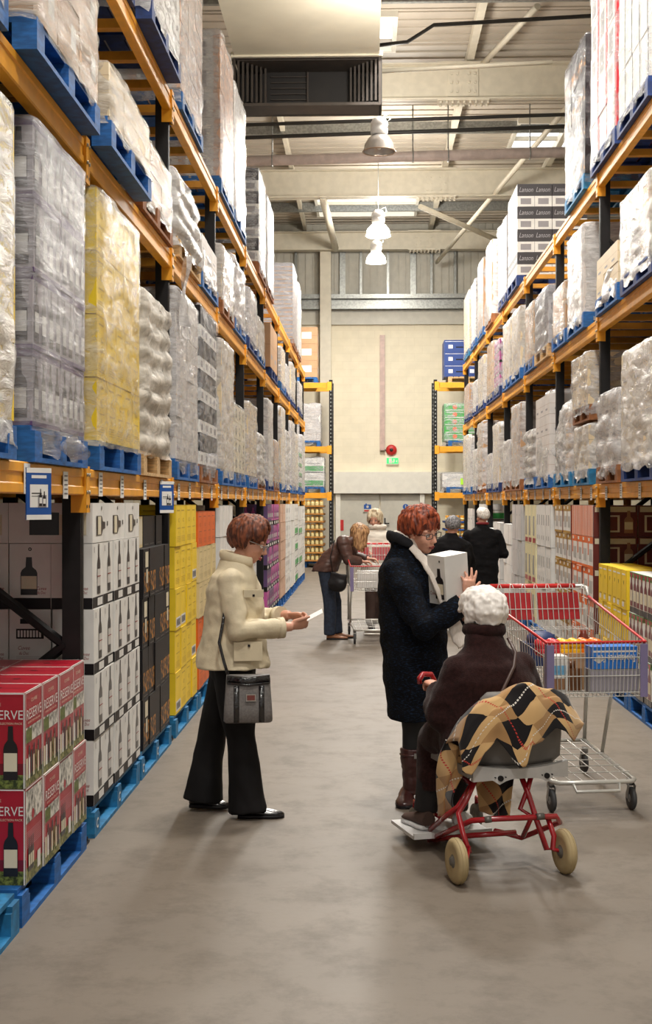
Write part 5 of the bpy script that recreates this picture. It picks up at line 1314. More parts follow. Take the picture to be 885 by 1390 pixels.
    for (x, y) in ((-.005,-.09), (.09,.08)):
        mb = MB(); mb.tube([(x,y,.305), (x,y,.22), (x-.002,y,.12), (x,y,.05)], [.068,.063,.053,.052], 16)
        b = sculpt(mb, 'boot', M_b, .006, 2, o, (.005, (10,10,25)))
        s_ = shoe(b, (x-.025,y+.055,0), (-.12,-1) if y < 0 else (.3,-1), .235, M_b, wd=.046, h=.09, name='boot_foot')
        mb = MB(); mb.tube([(x+.066*cos(i*pi/8),y+.066*sin(i*pi/8),.27) for i in range(16)], .007, 6, closed=True); mb.obox((x+.02,y-.065,.27), rotm(0,0,0), (.012,.006,.014), 1); mb.build('boot_strap', [M_b, M_bolt], b)
    # the carton she holds
    b = MB(); w, d, h = .17, .14, .27
    bx = thing('wine_carton', 'white carton with a bottle print, held up by the woman in navy', 'carton', O+V((.2,-.165,1.13)), 0); bx.rotation_euler = (radians(3), radians(-7), radians(38))
    b.box(-w/2, -d/2, 0, w/2, d/2, h); F = Face(b, (-w/2, 0, 0), (0,-1,0), (-1,0,0)); F.bottle(0.02, .03, .07, .17, 2, 1, 2); F.disc(.03, .24, .006, 2, 2); F.text('Cuvee', -.035, .05, .02, 3, 2, w=.05, shear=.3)
    G = Face(b, (0, -d/2, 0), (1,0,0), (0,-1,0)); G.rect(-w*.3, .02, w*.1, .03, 3)
    b.build('carton_box', [C_wht, C_lab, C_bot, K('wine_red', (150,50,50))], bx)

def simple_person(label, loc, hc, HM, hairm, lens, coat_rings, coatm, arms, legs, legm, k=1., vol=1.06, drop_seed=1, face=True, shoes=None, hands=True, extra=None, rot=0., vx=.011):
    o = thing('person', label, 'person', loc)
    mb = MB(); head(mb, hc, HM, k)
    top = coat_rings[-1][0]; mb.tube([V(top)+V((0,0,-.08)), V(top).lerp(V(hc), .5), hc], [.06,.055,.05], 12)
    torso(mb, [(r[0], r[1]*.7, r[2]*.7) for r in coat_rings], rot)
    for S, E, W_, D in arms:
        S, E, W_ = V(S), V(E), V(W_); mb.tube([S, E, W_], [.045,.036,.026], 10)
        hand(mb, W_, D, (0,.2,1), 1, k=1.)
    for pts in legs: mb.tube(pts, [.07]+[.045]*(len(pts)-2)+[.035], 10)
    sculpt(mb, 'body', M_skin, .0075, 2, o)
    if face: face_parts(o, hc, HM, k)
    hair(o, hc, HM, hairm, lens, vol, 26, .022, drop_seed, k, .008)
    mb = MB(); torso(mb, coat_rings, rot)
    for S, E, W_, D in arms:
        S, E, W_ = V(S), V(E), V(W_); W2 = E.lerp(W_, .9)
        sleeve(mb, S, E, W2, (.08,.07,.053), (0,0,0), 12)
    sculpt(mb, 'coat', coatm, vx, 2, o, (.012, (7,7,12)))
    mb = MB()
    for pts in legs: mb.tube(pts, [.1]+[.08]*(len(pts)-2)+[.075], 12)
    sculpt(mb, 'trousers', legm, .012, 2, o, (.006, (9,9,6)))
    for h_, d_ in (shoes or []): shoe(o, h_, d_, .26, mat('brown_shoe', (150,96,60), .5) if 'brown quilted' in label else C_blk)
    return o
def far_people():
    # woman in brown bent over the far trolley
    M_bj = mat('brown_quilted', (78,52,44), .45, var=.15, bump=.5, bscale=14, stretch=(1,1,3)); M_blond = mat('dark_blond_hair', (150,104,66), .5, col2=(200,156,110), scale=60, stretch=(1,1,.25), var=.3)
    M_jean = mat('dark_jeans', (38,48,66), .8, var=.2, scale=30)
    O = at(459, 867, 16.0); O.z = 0
    o = simple_person('woman with long dark blond hair in a brown quilted jacket, bending over the far trolley', O, V((.25,-.02,1.28)), rotm(-5,48,0), M_blond, lambda a: (70 if abs(a) < 30 else ((92,.14) if abs(a) < 60 else (98,.2))),
        [((-.17,0,.83),.17,.2), ((-.13,0,.92),.16,.19), ((-.08,0,1.0),.15,.18), ((-.0,0,1.09),.15,.18), ((.07,0,1.17),.14,.18), ((.13,0,1.23),.1,.12), ((.16,0,1.26),.07,.08)], M_bj,
        [((.06,-.18,1.2), (.13,-.22,.98), (.3,-.14,.96), (1,.1,-.1)), ((.08,.18,1.2), (.2,.22,1.0), (.38,.16,.98), (1,-.1,-.1))],
        [[(-.15,-.08,.85), (-.1,-.09,.45), (-.1,-.09,.06)], [(-.14,.08,.85), (-.04,.1,.45), (-.02,.1,.06)]], M_jean, drop_seed=4, shoes=[((-.14,-.09,0),(1,0)), ((-.06,.1,0),(1,-.1))])
    b = thing('backpack', 'small black bag hanging at the side of the woman in brown', 'bag', O+V((.0,-.25,.62)))
    mb = MB(); mb.ell((0,0,.08), (.12,.06,.11)); mb.ell((.03,-.035,.06), (.08,.04,.07)); mb.obox((0,0,.12), rotm(0,12,0), (.1,.05,.08)); sculpt(mb, 'bag_body', C_blk, .01, 2, b, (.006, (10,10,10)))
    mb = MB(); mb.tube([(-.06,0,.2), (-.09,.03,.4), (-.04,.06,.6)], .015, 6, flat=.4); mb.build('strap', C_blk, b)
    # blond woman in white
    M_wj = mat('white_coat', (236,228,214), .7, var=.06, bump=.4, bscale=16, stretch=(1,1,3)); M_bl = mat('light_blond_hair', (206,182,146), .5, col2=(236,220,190), scale=60, stretch=(1,1,.25), var=.2)
    O = at(512, 862, 17.2); O.z = 0; d = 17.2
    o = simple_person('woman with a blond bob, glasses and a white quilted coat behind the far trolley', O, V((-.03,-.03,1.45)), rotm(-105,12,0), M_bl, lambda a: (42 if abs(a) < 40 else ((88,.05) if abs(a) < 60 else (100,.06))),
        [((0,0,.75),.22,.17), ((0,0,.95),.2,.16), ((0,0,1.12),.2,.15), ((0,0,1.24),.19,.14), ((0,0,1.3),.13,.11), ((0,0,1.35),.085,.085)], M_wj,
        [((-.18,0,1.22), (-.22,-.1,.98), (-.1,-.3,1.02), (.4,-1,0)), ((.18,0,1.22), (.23,-.1,1.0), (.12,-.3,1.02), (-.4,-1,0))],
        [[(-.08,0,.8), (-.08,-.01,.45), (-.08,0,.06)], [(.08,0,.8), (.08,-.02,.45), (.08,0,.06)]], mat('brown_trousers', (74,56,50), .8), drop_seed=5, shoes=[((-.08,.06,0),(0,-1)), ((.08,.06,0),(0,-1))], vol=1.1)
    mb = MB(); mb.tube([V((0,-.01,1.36))+V((.1*cos(i*pi/8), .095*sin(i*pi/8), .0)) for i in range(16)], .032, 10, closed=True); sculpt(mb, 'scarf', M_wj, .009, 2, o, (.006,(12,12,12)))
    M_dk = mat('black_wool_coat', (17,16,18), .9, var=.3, spec=.2); M_gh = mat('grey_hair', (96,94,96), .6, col2=(150,148,150), scale=60, var=.3); M_wh = mat('white_hair', (226,216,206), .6, col2=(245,240,232), scale=60, var=.2)
    O = at(612, 860, 17.0); O.z = 0
    simple_person('grey haired person in a black coat seen from behind, shorter than the white haired man', O, V((.03,.02,1.36)), rotm(80,8,0), M_gh, lambda a: 66 if abs(a) < 30 else (92 if abs(a) < 90 else 112),
        [((0,0,.5),.24,.19), ((0,0,.8),.26,.2), ((0,0,.98),.27,.19), ((0,0,1.1),.25,.17), ((0,0,1.18),.2,.14), ((0,0,1.24),.1,.1), ((.01,0,1.28),.07,.075)], M_dk,
        [((-.2,0,1.1), (-.28,.1,.88), (-.15,.3,.95), (.4,1,0)), ((.2,0,1.1), (.27,.1,.86), (.15,.3,.95), (-.4,1,0))],
        [[(-.09,0,.8), (-.09,0,.45), (-.09,0,.06)], [(.09,0,.8), (.09,0,.45), (.09,0,.06)]], C_blk, drop_seed=6, shoes=[((-.09,-.06,0),(0,1)), ((.09,-.06,0),(0,1))])
    O = at(655, 850, 18.2); O.z = 0
    o = simple_person('white haired man in a long black coat with a red collar, seen from behind', O, V((.0,.02,1.47)), rotm(112,4,0), M_wh, lambda a: 56 if abs(a) < 60 else (72 if abs(a) < 100 else 104),
        [((0,0,.45),.22,.18), ((0,0,.8),.22,.18), ((0,0,1.05),.235,.18), ((0,0,1.2),.235,.16), ((0,0,1.28),.19,.13), ((0,0,1.33),.1,.1), ((0,0,1.37),.07,.075)], M_dk,
        [((-.2,0,1.22), (-.26,.05,.95), (-.15,.28,.92), (.4,1,0)), ((.2,0,1.22), (.3,.02,.96), (.18,.26,.95), (-.4,1,0))],
        [[(-.09,0,.8), (-.09,0,.45), (-.09,0,.06)], [(.09,0,.8), (.09,0,.45), (.09,0,.06)]], C_blk, drop_seed=7, vol=1.0, shoes=[((-.09,-.06,0),(0,1)), ((.09,-.06,0),(0,1))])
    mb = MB(); mb.tube([V((0,0,1.385))+V((.075*cos(i*pi/8), .075*sin(i*pi/8), 0)) for i in range(16)], .018, 8, closed=True); mb.build('collar', mat('maroon_scarf', (120,30,36), .8), o)

def blanket_mat():
    m = bpy.data.materials.new('plaid_blanket'); m.use_nodes = True; nt = m.node_tree; N = nt.nodes; L = nt.links; b = N['Principled BSDF']
    b.inputs['Roughness'].default_value = .9; b.inputs['Specular IOR Level'].default_value = .2; b.inputs['Sheen Weight'].default_value = .3
    uv = N.new('ShaderNodeUVMap'); mp = N.new('ShaderNodeMapping'); mp.inputs['Rotation'].default_value = (0,0,radians(32)); mp.inputs['Scale'].default_value = (9.5,9.5,1); L.new(uv.outputs['UV'], mp.inputs['Vector'])
    sp = N.new('ShaderNodeSeparateXYZ'); L.new(mp.outputs['Vector'], sp.inputs['Vector'])
    def ma(op, a, b_=None, c_=None):
        n = N.new('ShaderNodeMath'); n.operation = op
        for i, q in enumerate((a, b_, c_)):
            if q is None: continue
            if isinstance(q, (int, float)): n.inputs[i].default_value = q
            else: L.new(q, n.inputs[i])
        return n.outputs[0]
    x, y = sp.outputs['X'], sp.outputs['Y']
    s3 = ma('FLOORED_MODULO', ma('ADD', ma('FLOOR', x), ma('FLOOR', y)), 3)
    blk = ma('LESS_THAN', s3, .5); brn = ma('GREATER_THAN', s3, 1.5)
    def mix(f, a, b_):
        n = N.new('ShaderNodeMixRGB'); L.new(f, n.inputs['Fac'])
        for i, q in ((1, a), (2, b_)):
            if isinstance(q, tuple): n.inputs[i].default_value = (*lin(q), 1)
            else: L.new(q, n.inputs[i])
        return n.outputs['Color']
    c = mix(blk, (206,168,116), (24,20,22)); c = mix(brn, c, (176,136,90))
    def line(a, along, off):
        l = ma('LESS_THAN', ma('ABSOLUTE', ma('SUBTRACT', ma('FRACT', ma('MULTIPLY', ma('ADD', a, off), .5)), .5)), .018)
        d = ma('LESS_THAN', ma('FRACT', ma('MULTIPLY', along, 9)), .6)
        return ma('MULTIPLY', l, d)
    c = mix(line(x, y, .5), c, (190,60,50)); c = mix(line(y, x, .5), c, (226,220,210))
    L.new(c, b.inputs['Base Color'])
    return m
def sheet(fn, nu, nv, m, name, parent, th=.006, uvs=None, wr=.0):
    mb = MB(); mb.uv = []
    for j in range(nv+1):
        for i in range(nu+1):
            u, v = i/nu, j/nv; p = V(fn(u, v))
            if wr: p += V((noise.noise(p*9), noise.noise(p*9+V((3,3,3))), noise.noise(p*9+V((9,1,2)))*.4))*wr
            mb.v.append(tuple(p)); mb.uv.append(uvs(u, v))
    for j in range(nv):
        for i in range(nu):
            a = j*(nu+1)+i; mb.f.append((a, a+1, a+nu+2, a+nu+1)); mb.m.append(0); mb.s.append(True)
    o = mb.build(name, m, parent); s = o.modifiers.new('s', 'SOLIDIFY'); s.thickness = th; s.offset = 0
    return o
def interp(pts, u):
    for (a, x), (b, y) in zip(pts, pts[1:]):
        if u <= b: return x+(y-x)*(u-a)/(b-a)
    return pts[-1][1]
def seated():
    O = V((.593, 6.12, 0)); f = V((-.3,.954,0)); r = V((.954,.3,0)); ang = atan2(r.y, r.x)
    Q = lambda a, b, z: r*a+f*b+V((0,0,z))
    o = thing('person', 'white haired woman in a dark brown coat, seated on the red chair, from behind', 'person', O)
    hc = Q(.0,.14,1.125); HM = rotm(math.degrees(ang)+90+18, 14, 4)
    mb = MB(); head(mb, hc, HM, .98); mb.tube([Q(0,.06,.93), Q(0,.1,1.02), Q(0,.13,1.07)], [.06,.052,.05], 12)
    torso(mb, [(Q(0,0,.53),.17,.13), (Q(0,0,.7),.16,.12), (Q(0,.03,.88),.16,.11), (Q(0,.06,.95),.1,.08)], ang)
    for S, E, W_ in ((Q(-.18,.05,.9), Q(-.25,.05,.68), Q(-.19,.27,.79)), (Q(.18,.05,.9), Q(.27,.1,.68), Q(.1,.36,.74))):
        mb.tube([S, E, W_], [.045,.037,.026], 12)
    hand(mb, Q(-.19,.27,.79), Q(.0,1,.1), V((0,0,1)), -1, curl=(45,60,45), k=.92, tc=25); hand(mb, Q(.1,.36,.74), Q(-.3,1,0), V((0,0,1)), 1, curl=(45,60,40), k=.92)
    for K_, A_ in ((Q(-.12,.4,.52), Q(-.2,.36,.12)), (Q(.02,.42,.52), Q(-.05,.36,.12))):
        mb.tube([Q(-.08,.05,.56), K_, A_, A_+f*.1], [.075,.055,.038,.03], 12)
    sculpt(mb, 'body', M_skin, .0065, 3, o)
    M_w = mat('fluffy_white_hair', (238,232,226), .7, var=.04, scale=60); 
    hair(o, hc, HM, M_w, lambda a: 66 if abs(a) < 30 else (92 if abs(a) < 90 else 116), 1.16, 44, .022, 12, .98, .006, fluff=.006, wr=(.01, (26,26,22)))
    M_c = mat('dark_brown_wool', (44,25,24), .95, var=.2, scale=60, bump=.35, bscale=180, sheen=.08, spec=.12)
    mb = MB()
    torso(mb, [(Q(-.02,.03,.50),.235,.15), (Q(-.02,.03,.6),.235,.15), (Q(-.01,.03,.72),.23,.145), (Q(0,.03,.84),.225,.15), (Q(0,.045,.91),.205,.13), (Q(0,.06,.96),.16,.105), (Q(0,.08,1.0),.11,.09), (Q(0,.105,1.065),.088,.083)], ang)
    for S, E, W_ in ((Q(-.155,.05,.885), Q(-.225,.06,.68), Q(-.19,.22,.77)), (Q(.155,.05,.885), Q(.225,.1,.68), Q(.12,.32,.74))):
        sleeve(mb, S, E, W_, (.088,.088,.06), (Q(.1,0,.05) if (S-Q(0,0,0)).dot(r) < 0 else Q(-.1,0,.05))*6)
    mb.tube([Q(-.08,.0,.55), Q(-.1,.22,.56), Q(-.12,.38,.5), Q(-.14,.38,.36), Q(-.16,.36,.25)], [.15,.135,.12,.1,.09], 16)
    mb.tube([Q(.06,.0,.55), Q(.03,.25,.56), Q(.0,.4,.52), Q(-.05,.4,.36)], [.15,.14,.12,.1], 16)
    c = sculpt(mb, 'coat', M_c, .0085, 3, o, (.012, (6,6,9)))
    mb = MB(); mb.tube([Q(.085*cos(a), .11+.082*sin(a), 1.075) for a in [i*pi/10 for i in range(20)]], .022, 10, closed=True, flat=1.4, up=(0,0,1)); sculpt(mb, 'collar', M_c, .007, 2, c, (.004,(20,20,20)))
    mb = MB(); mb.tube([Q(.08,.01,1.04), Q(.09,-.055,.98), Q(.06,-.105,.92), (Q(-.02,-.14,.8)), Q(-.08,-.17,.66)], .008, 8, flat=.45, up=(0,-1,0)); mb.build('bag_strap', mat('brown_leather', (74,54,48), .4), o)
    mb = MB(); mb.tube([Q(-.13,.36,.48), Q(-.19,.36,.3), Q(-.205,.36,.16)], [.07,.062,.06], 14); mb.tube([Q(.0,.36,.48), Q(-.05,.34,.3), Q(-.055,.33,.16)], [.07,.062,.06], 14); sculpt(mb, 'trousers', mat('dark_trousers', (30,26,26), .9), .01, 2, o)
    M_sn = mat('grey_sneaker', (150,150,152), .6); 
    s1 = shoe(o, Q(-.21,.3,.085), (-.42,.9), .24, mat('brown_suede', (76,56,48), .8), mat('white_sole', (225,225,225), .5), wd=.048, h=.085); shoe(o, Q(-.055,.27,.085), (.1,.95), .24, mat('white_sneaker', (220,220,222), .5), mat('white_sole', (225,225,225), .5), wd=.045)
    # ---- wheeled chair
    R1 = mat('red_frame', (158,22,32), .25, spec=.6, coat=.3); M_gp = mat('grey_plastic', (196,194,192), .45); M_sg = mat('seat_grey', (120,116,112), .55); M_ty = mat('tan_rubber', (176,156,116), .7); M_hub = mat('hub_grey', (110,106,100), .4, .5)
    ch = thing('mobility_chair', 'red tube mobility chair with a grey seat and tan wheels', 'wheelchair', (0, 0, 0))
    fr = MB(); Tn = lambda pts, rr=.013: fr.tube(pts, rr, 10)
    c_l, c_r = at(622, 1121, 5.8), at(757, 1111, 5.92)
    Tn([at(583,1140,6.35), at(610,1128,6.05), at(640,1114,5.86), at(665,1112,5.83), at(755,1108,5.9), at(760,1116,5.95), at(733,1127,6.05), at(708,1137,6.15), at(690,1132,6.15), at(672,1128,6.1)])
    Tn([at(583,1140,6.35), at(640,1134,6.0), at(700,1130,6.05)])
    Tn([at(648,1052,5.95), at(632,1088,5.92), at(622,1104,5.9), at(628,1130,5.86), at(637,1158,5.8)])
    Tn([at(622,1050,6.05), at(640,1065,6.0), at(622,1095,5.92), at(607,1106,6.0), at(584,1126,6.3)])
    Tn([at(722,1050,6.0), at(716,1072,5.98), at(706,1098,5.97), at(722,1108,5.93), at(710,1135,6.02)], .012)
    Tn([at(706,1050,6.0), at(718,1080,5.97), at(728,1112,5.92), at(742,1153,5.88), at(750,1153,5.87), at(752,1135,5.88), at(742,1105,5.92)])
    Tn([at(583,1128,6.35), at(583,1140,6.36), at(600,1138,6.5), at(640,1128,6.8), at(655,1128,6.85)])
    fr.build('frame', R1, ch)
    mb = MB()
    for a, b in ((at(658,1113,5.83), at(667,1112,5.83)), (at(728,1109,5.87), at(738,1108,5.88))): mb.tube([a, b], .0155, 10)
    mb.build('clamp_sleeve', M_hub, ch)
    for cpt, sgn in ((at(620,1167,5.72), -1), (at(766,1155,5.88), 1)):
        cpt.z = .1; wm = Matrix((r, f, V((0,0,1)))).transposed()
        w = MB(); w.lathe([(.06,-.02),(.085,-.024),(.098,-.014),(.1,0),(.098,.014),(.085,.024),(.06,.02)], cpt, 'x', 32, 0, wm)
        for q in (-.008, .008): w.tube([cpt+wm @ V((q, .0995*cos(i*pi/16), .0995*sin(i*pi/16))) for i in range(32)], .002, 4, closed=True)
        wh = w.build('wheel', M_ty, ch)
        w = MB(); w.lathe([(.004,-.03),(.018,-.03),(.02,-.024),(.045,-.014),(.062,-.02),(.062,.02),(.045,.014),(.02,.024),(.018,.03),(.004,.03)], cpt, 'x', 24, 0, wm)
        w.build('hub', M_hub, wh)
        w = MB(); w.tube([cpt, cpt-r*sgn*.05+V((0,0,.01)), (at(637,1150,5.8) if sgn < 0 else at(748,1150,5.87))], .009, 8); w.build('axle', R1, ch)
    for a in (-.17, .17):      # front wheels under the footplate
        cc = O+Q(a, .62, .06); w = MB(); wm = Matrix((r, f, V((0,0,1)))).transposed(); w.lathe([(.03,-.015),(.055,-.015),(.06,0),(.055,.015),(.03,.015)], cc, 'x', 20, 0, wm); w.lathe([(.002,-.018),(.03,-.012),(.03,.012),(.002,.018)], cc, 'x', 16, 0, wm); w.build('caster', M_hub, ch)
        w = MB(); w.tube([cc, cc+V((0,0,.09)), O+Q(a*.9,.3,.14)], .01, 8); w.build('caster_arm', R1, ch)
    mb = MB(); ctr = O+Q(-.12,.38,.072); mb.obox(ctr, Matrix.Rotation(ang, 3, 'Z'), (.2,.17,.008)); mb.obox(ctr+f*-.17+V((0,0,.008)), Matrix.Rotation(ang, 3, 'Z'), (.2,.008,.014)); mb.build('footplate', M_gp, ch)
    # curved plastic seat carrier with two lugs
    mb = MB(); cc = O+Q(.06,-.2,0); n = 16
    rings = []
    for i in range(n+1):
        t = i/n*2-1; x = t*.235; y = -.02+.035*t*t; z0 = .425-.012*t*t+(.0); z1 = .47+.02*t*t
        if .35 < abs(t) < .62: z0 -= .022*(1-((abs(t)-.485)/.135)**2)
        rings.append([cc+r*x+f*(y)+V((0,0,z0)), cc+r*x+f*(y+.03)+V((0,0,z0)), cc+r*x+f*(y+.03)+V((0,0,z1)), cc+r*x+f*y+V((0,0,z1))])
    mb.loft(rings, smooth=False)
    pl = mb.build('seat_carrier', M_gp, ch)
    mb = MB()
    for t in (-.114, .114): mb.tube([cc+r*t+f*(-.021)+V((0,0,.43)), cc+r*t+f*-.01+V((0,0,.43))], .013, 12)
    for t in (-.14, -.09, .09, .14): mb.tube([cc+r*t+f*(-.021)+V((0,0,.435)), cc+r*t+f*-.01+V((0,0,.435))], .003, 6)
    mb.build('bolt_hole', C_blk, pl)
    mb = MB(); rings = []
    for z, w_, y in ((.47,.2,.0), (.5,.225,-.02), (.6,.225,-.035), (.7,.215,-.05), (.79,.19,-.06), (.815,.16,-.062)):
        rings.append([cc+r*(w_*cos(a))+f*(.05+y+.03*sin(a)-.05*abs(cos(a))*-1)+V((0,0,z)) for a in [i*pi/10 for i in range(20)]])
    mb.loft(rings); mb.build('backrest', M_sg, ch)
    mb = MB(); mb.obox(O+Q(.02,.06,.455), Matrix.Rotation(ang, 3, 'Z'), (.22,.24,.022)); mb.build('seat', M_sg, ch)
    mb = MB(); hp = O+Q(-.2,.36,.8)
    mb.tube([hp+Q(-.05,-.04,-.0), hp+Q(-.055,-.05,.02), hp+Q(-.02,.0,.035), hp+Q(.03,.02,.03), hp+Q(.05,.03,.0), hp+Q(.06,.05,-.3), hp+Q(.1,.0,-.6)], .014, 10); mb.build('handle', R1, ch)
    # ---- blanket over the backrest, and hanging under the seat
    B_ = blanket_mat(); bl = thing('blanket', 'tan, black and brown argyle blanket draped over the chair back', 'blanket', (0, 0, 0))
    ztop = [(0,.6),(.08,.7),(.2,.785),(.35,.83),(.55,.85),(.75,.83),(.88,.77),(1,.66)]
    zbot = [(0,.47),(.06,.46),(.14,.56),(.24,.62),(.34,.55),(.40,.49),(.45,.5),(.5,.59),(.6,.6),(.72,.66),(.8,.64),(.9,.585),(1,.655)]
    def fn(u, v):
        x = (u-.5)*.6; zt = interp(ztop, u); zb = interp(zbot, u)
        if v < .22: q = v/.22; y = .12-.16*q; z = zt-.05*(1-q)**2-.0
        else:
            q = (v-.22)/.78; z = zt+(zb-zt)*q; y = -.04-.055*sin(min(1, q*1.4)*pi/2)+.012*sin(u*19+q*2)
        y += .16*abs(u-.5)**2*2
        return cc+r*x+f*y+V((0,0,z+(.012*sin(u*16) if v < .4 else 0)))
    sheet(fn, 70, 40, B_, 'back_drape', bl, .007, lambda u, v: (u*.62, v*.42), .012)
    def fn2(u, v):
        a = at(606-14*v-5*sin(v*4), 1004+104*v, 6.0+.12*v); b = at(628-10*v+7*sin(v*6), 1016+82*v, 5.96+.02*v)
        p = a.lerp(b, u); return p+f*(.018*sin(u*9+v*3))
    sheet(fn2, 14, 30, B_, 'side_fall', bl, .006, lambda u, v: (u*.12+.1, v*.36), .008)
    def fn3(u, v):
        a = at(645+8*v, 1058+44*v, 6.1); b = at(700-10*v, 1052+60*v, 6.05); p = a.lerp(b, u); return p+f*(.02*sin(u*8+v*2))
    sheet(fn3, 20, 16, B_, 'lower_fall', bl, .006, lambda u, v: (u*.2+.35, v*.2+.1), .008)

def trolley_parts(o, detail=True):
    """flat-bed shopping trolley; +x is its front, origin on the floor under its middle"""
    Mw = mat('trolley_zinc', (206,204,198), .3, .35); Mr = mat('trolley_red', (200,44,44), .35); Mp = mat('trolley_purple', (128,118,156), .45, var=.05); Mrb = mat('caster_rubber', (60,60,62), .6); Mg = mat('caster_fork', (150,150,150), .35, .7); Mfl = mat('flap_red', (172,30,36), .4)
    xr, xf = -.56, .58; wr_, wf = .335, .275; zr, zf, br, bf = 1.09, .925, .70, .635
    def side(s, x, z): # point on the side wall at x
        t = (x-xr)/(xf-xr); return V((x, s*(wr_+(wf-wr_)*t), z))
    top = lambda x: zr+(zf-zr)*(x-xr)/(xf-xr); bot = lambda x: br+(bf-br)*(x-xr)/(xf-xr)
    def rods(name, L, rr=.0022, m=Mw, n=5):
        mb = MB()
        for p in L: mb.tube(p, rr, n, caps=False)
        return mb.build(name, m, o)
    # rims
    mb = MB()
    mb.tube([side(-1, xr, zr), side(-1, xf-.01, zf), side(1, xf-.01, zf), side(1, xr, zr)], .0085, 8); mb.build('rim', Mr, o)
    for s in (-1, 1):
        L = []
        n = 26 if detail else 16
        for i in range(n+1):
            x = xr+(xf-xr)*i/n; p = side(s, x, top(x)); q = side(s, x, bot(x)); q.y *= .93; L.append([p, q])
        for k in (.3, .62, 1.): L.append([V((x, side(s, x, 0).y*(1-.07*k), top(x)+(bot(x)-top(x))*k)) for x in (xr, xf)])
        rods('side_panel', L)
    L = []; n = 24 if detail else 14
    for i in range(n+1):
        y = -wf+2*wf*i/n; L.append([(xf, y, zf), (xf-.01, y*.93, bf)])
    for k, rr in ((.28,0), (.62,0), (.93,0)): L.append([(xf, -wf*(1-.07*k), zf+(bf-zf)*k), (xf, wf*(1-.07*k), zf+(bf-zf)*k)])
    rods('front_panel', L, .0026)
    L = []
    for i in range(13): y = -.9+1.8*i/12; L.append([(xr, y*wr_*.93, br), (xf, y*wf*.93, bf)])
    for i in range(9): x = xr+(xf-xr)*i/8; w_ = abs(side(1, x, 0).y)*.93; L.append([(x, -w_, bot(x)), (x, w_, bot(x))])
    rods('basket_floor', L)
    # rear gate with two red child seat flaps
    L = []
    for i in range(19):
        y = -.92+1.84*i/18; L.append([(xr-.02, y*wr_, zr+.05), (xr+.09, y*wr_, br+.02)])
    for k in (0, .3, .6, 1): L.append([(xr-.02+.11*k, -wr_*.95, zr+.05+(br-.03-zr)*k), (xr-.02+.11*k, wr_*.95, zr+.05+(br-.03-zr)*k)])
    for i in range(9):
        y = -.92+1.84*i/8; L.append([(xr-.02, y*wr_-.012, zr+.05), (xr-.03, y*wr_-.006, zr+.075), (xr-.03, y*wr_+.006, zr+.075), (xr-.02, y*wr_+.012, zr+.05)])
    rods('rear_gate', L, .0028)
    for a, b in ((-.29, -.02), (.01, .28)):
        mb = MB(); mb.obox(((xr-.012), (a+b)/2, zr-.06), rotm(0, -15, 0), (.006, (b-a)/2-.004, .085)); mb.build('child_seat_flap', Mfl, o)
    L = []
    for i in range(9): y = -.26+.065*i; L.append([(xr+.1, y, .92), (xr+.26, y, .9)])
    for x in (xr+.1, xr+.18, xr+.26): L.append([(x, -.28, .91), (x, .28, .91)])
    rods('child_seat', L)
    # handle
    mb = MB(); mb.tube([(xr, -wr_, zr), (xr-.05, -wr_-.005, zr+.05), (xr-.09, -wr_+.02, zr+.06), (xr-.09, wr_-.02, zr+.06), (xr-.05, wr_+.005, zr+.05), (xr, wr_, zr)], .0125, 10); mb.build('handle_bar', Mw, o)
    mb = MB(); mb.tube([(xr-.09, -wr_+.06, zr+.06), (xr-.09, wr_-.06, zr+.06)], .016, 12); mb.build('handle_grip', Mr, o)
    for s in (-1, 1):
        mb = MB(); a = s*wf
        mb.box(xf-.035, a-s*.004, bf-.005, xf+.008, a+s*.006, zf-.01); mb.box(xf+.002, a-s*.035, bf-.005, xf+.009, a+s*.006, zf-.01); mb.build('corner_guard', Mp, o)
    # chassis
    mb = MB(); w1, w2 = .29, .23
    mb.tube([(-.5, -w1, .2), (.52, -w2, .17), (.56, -w2+.03, .17), (.56, w2-.03, .17), (.52, w2, .17), (-.5, w1, .2)], .0125, 8)
    for s in (-1, 1):
        mb.tube([(-.5, s*w1, .2), (-.47, s*w1, .45), (-.42, s*w1, br)], .0125, 8)
        mb.tube([(-.12, s*.27, .185), (-.02, s*.27, .42), (.12, s*.255, .66)], .0115, 8)
    mb.tube([(-.5, -w1, .2), (-.5, w1, .2)], .0115, 8); mb.tube([(.56, -.13, .17), (.6, -.12, .13), (.6, .12, .13), (.56, .13, .17)], .009, 8)
    mb.build('chassis', Mw, o)
    L = []
    for i in range(7): y = -.2+.4*i/6; L.append([(-.5, y*1.3, .205), (.55, y, .175)])
    for i in range(6): x = -.4+.17*i; L.append([(x, -.27+.05*(i/6), .2), (x, .27-.05*(i/6), .2)])
    rods('lower_tray', L, .003)
    for x, y in ((.47, -.225), (.47, .225), (-.46, -.28), (-.46, .28)):
        mb = MB(); cx = x+(.02 if x > 0 else -.02)
        mb.lathe([(.022,-.012),(.055,-.013),(.0625,-.006),(.0625,.006),(.055,.013),(.022,.012)], (cx, y, .0625), 'y', 22); w = mb.build('caster_wheel', Mrb, o)
        mb = MB(); mb.lathe([(.002,-.015),(.022,-.013),(.022,.013),(.002,.015)], (cx, y, .0625), 'y', 14)
        for s in (-1, 1): mb.obox((cx-.008, y+s*.018, .1), rotm(0, 20, 0), (.014,.002,.042))
        mb.cyl((x, y, .13), (x, y, .165), .02, 10); mb.build('caster_fork', Mg, w)
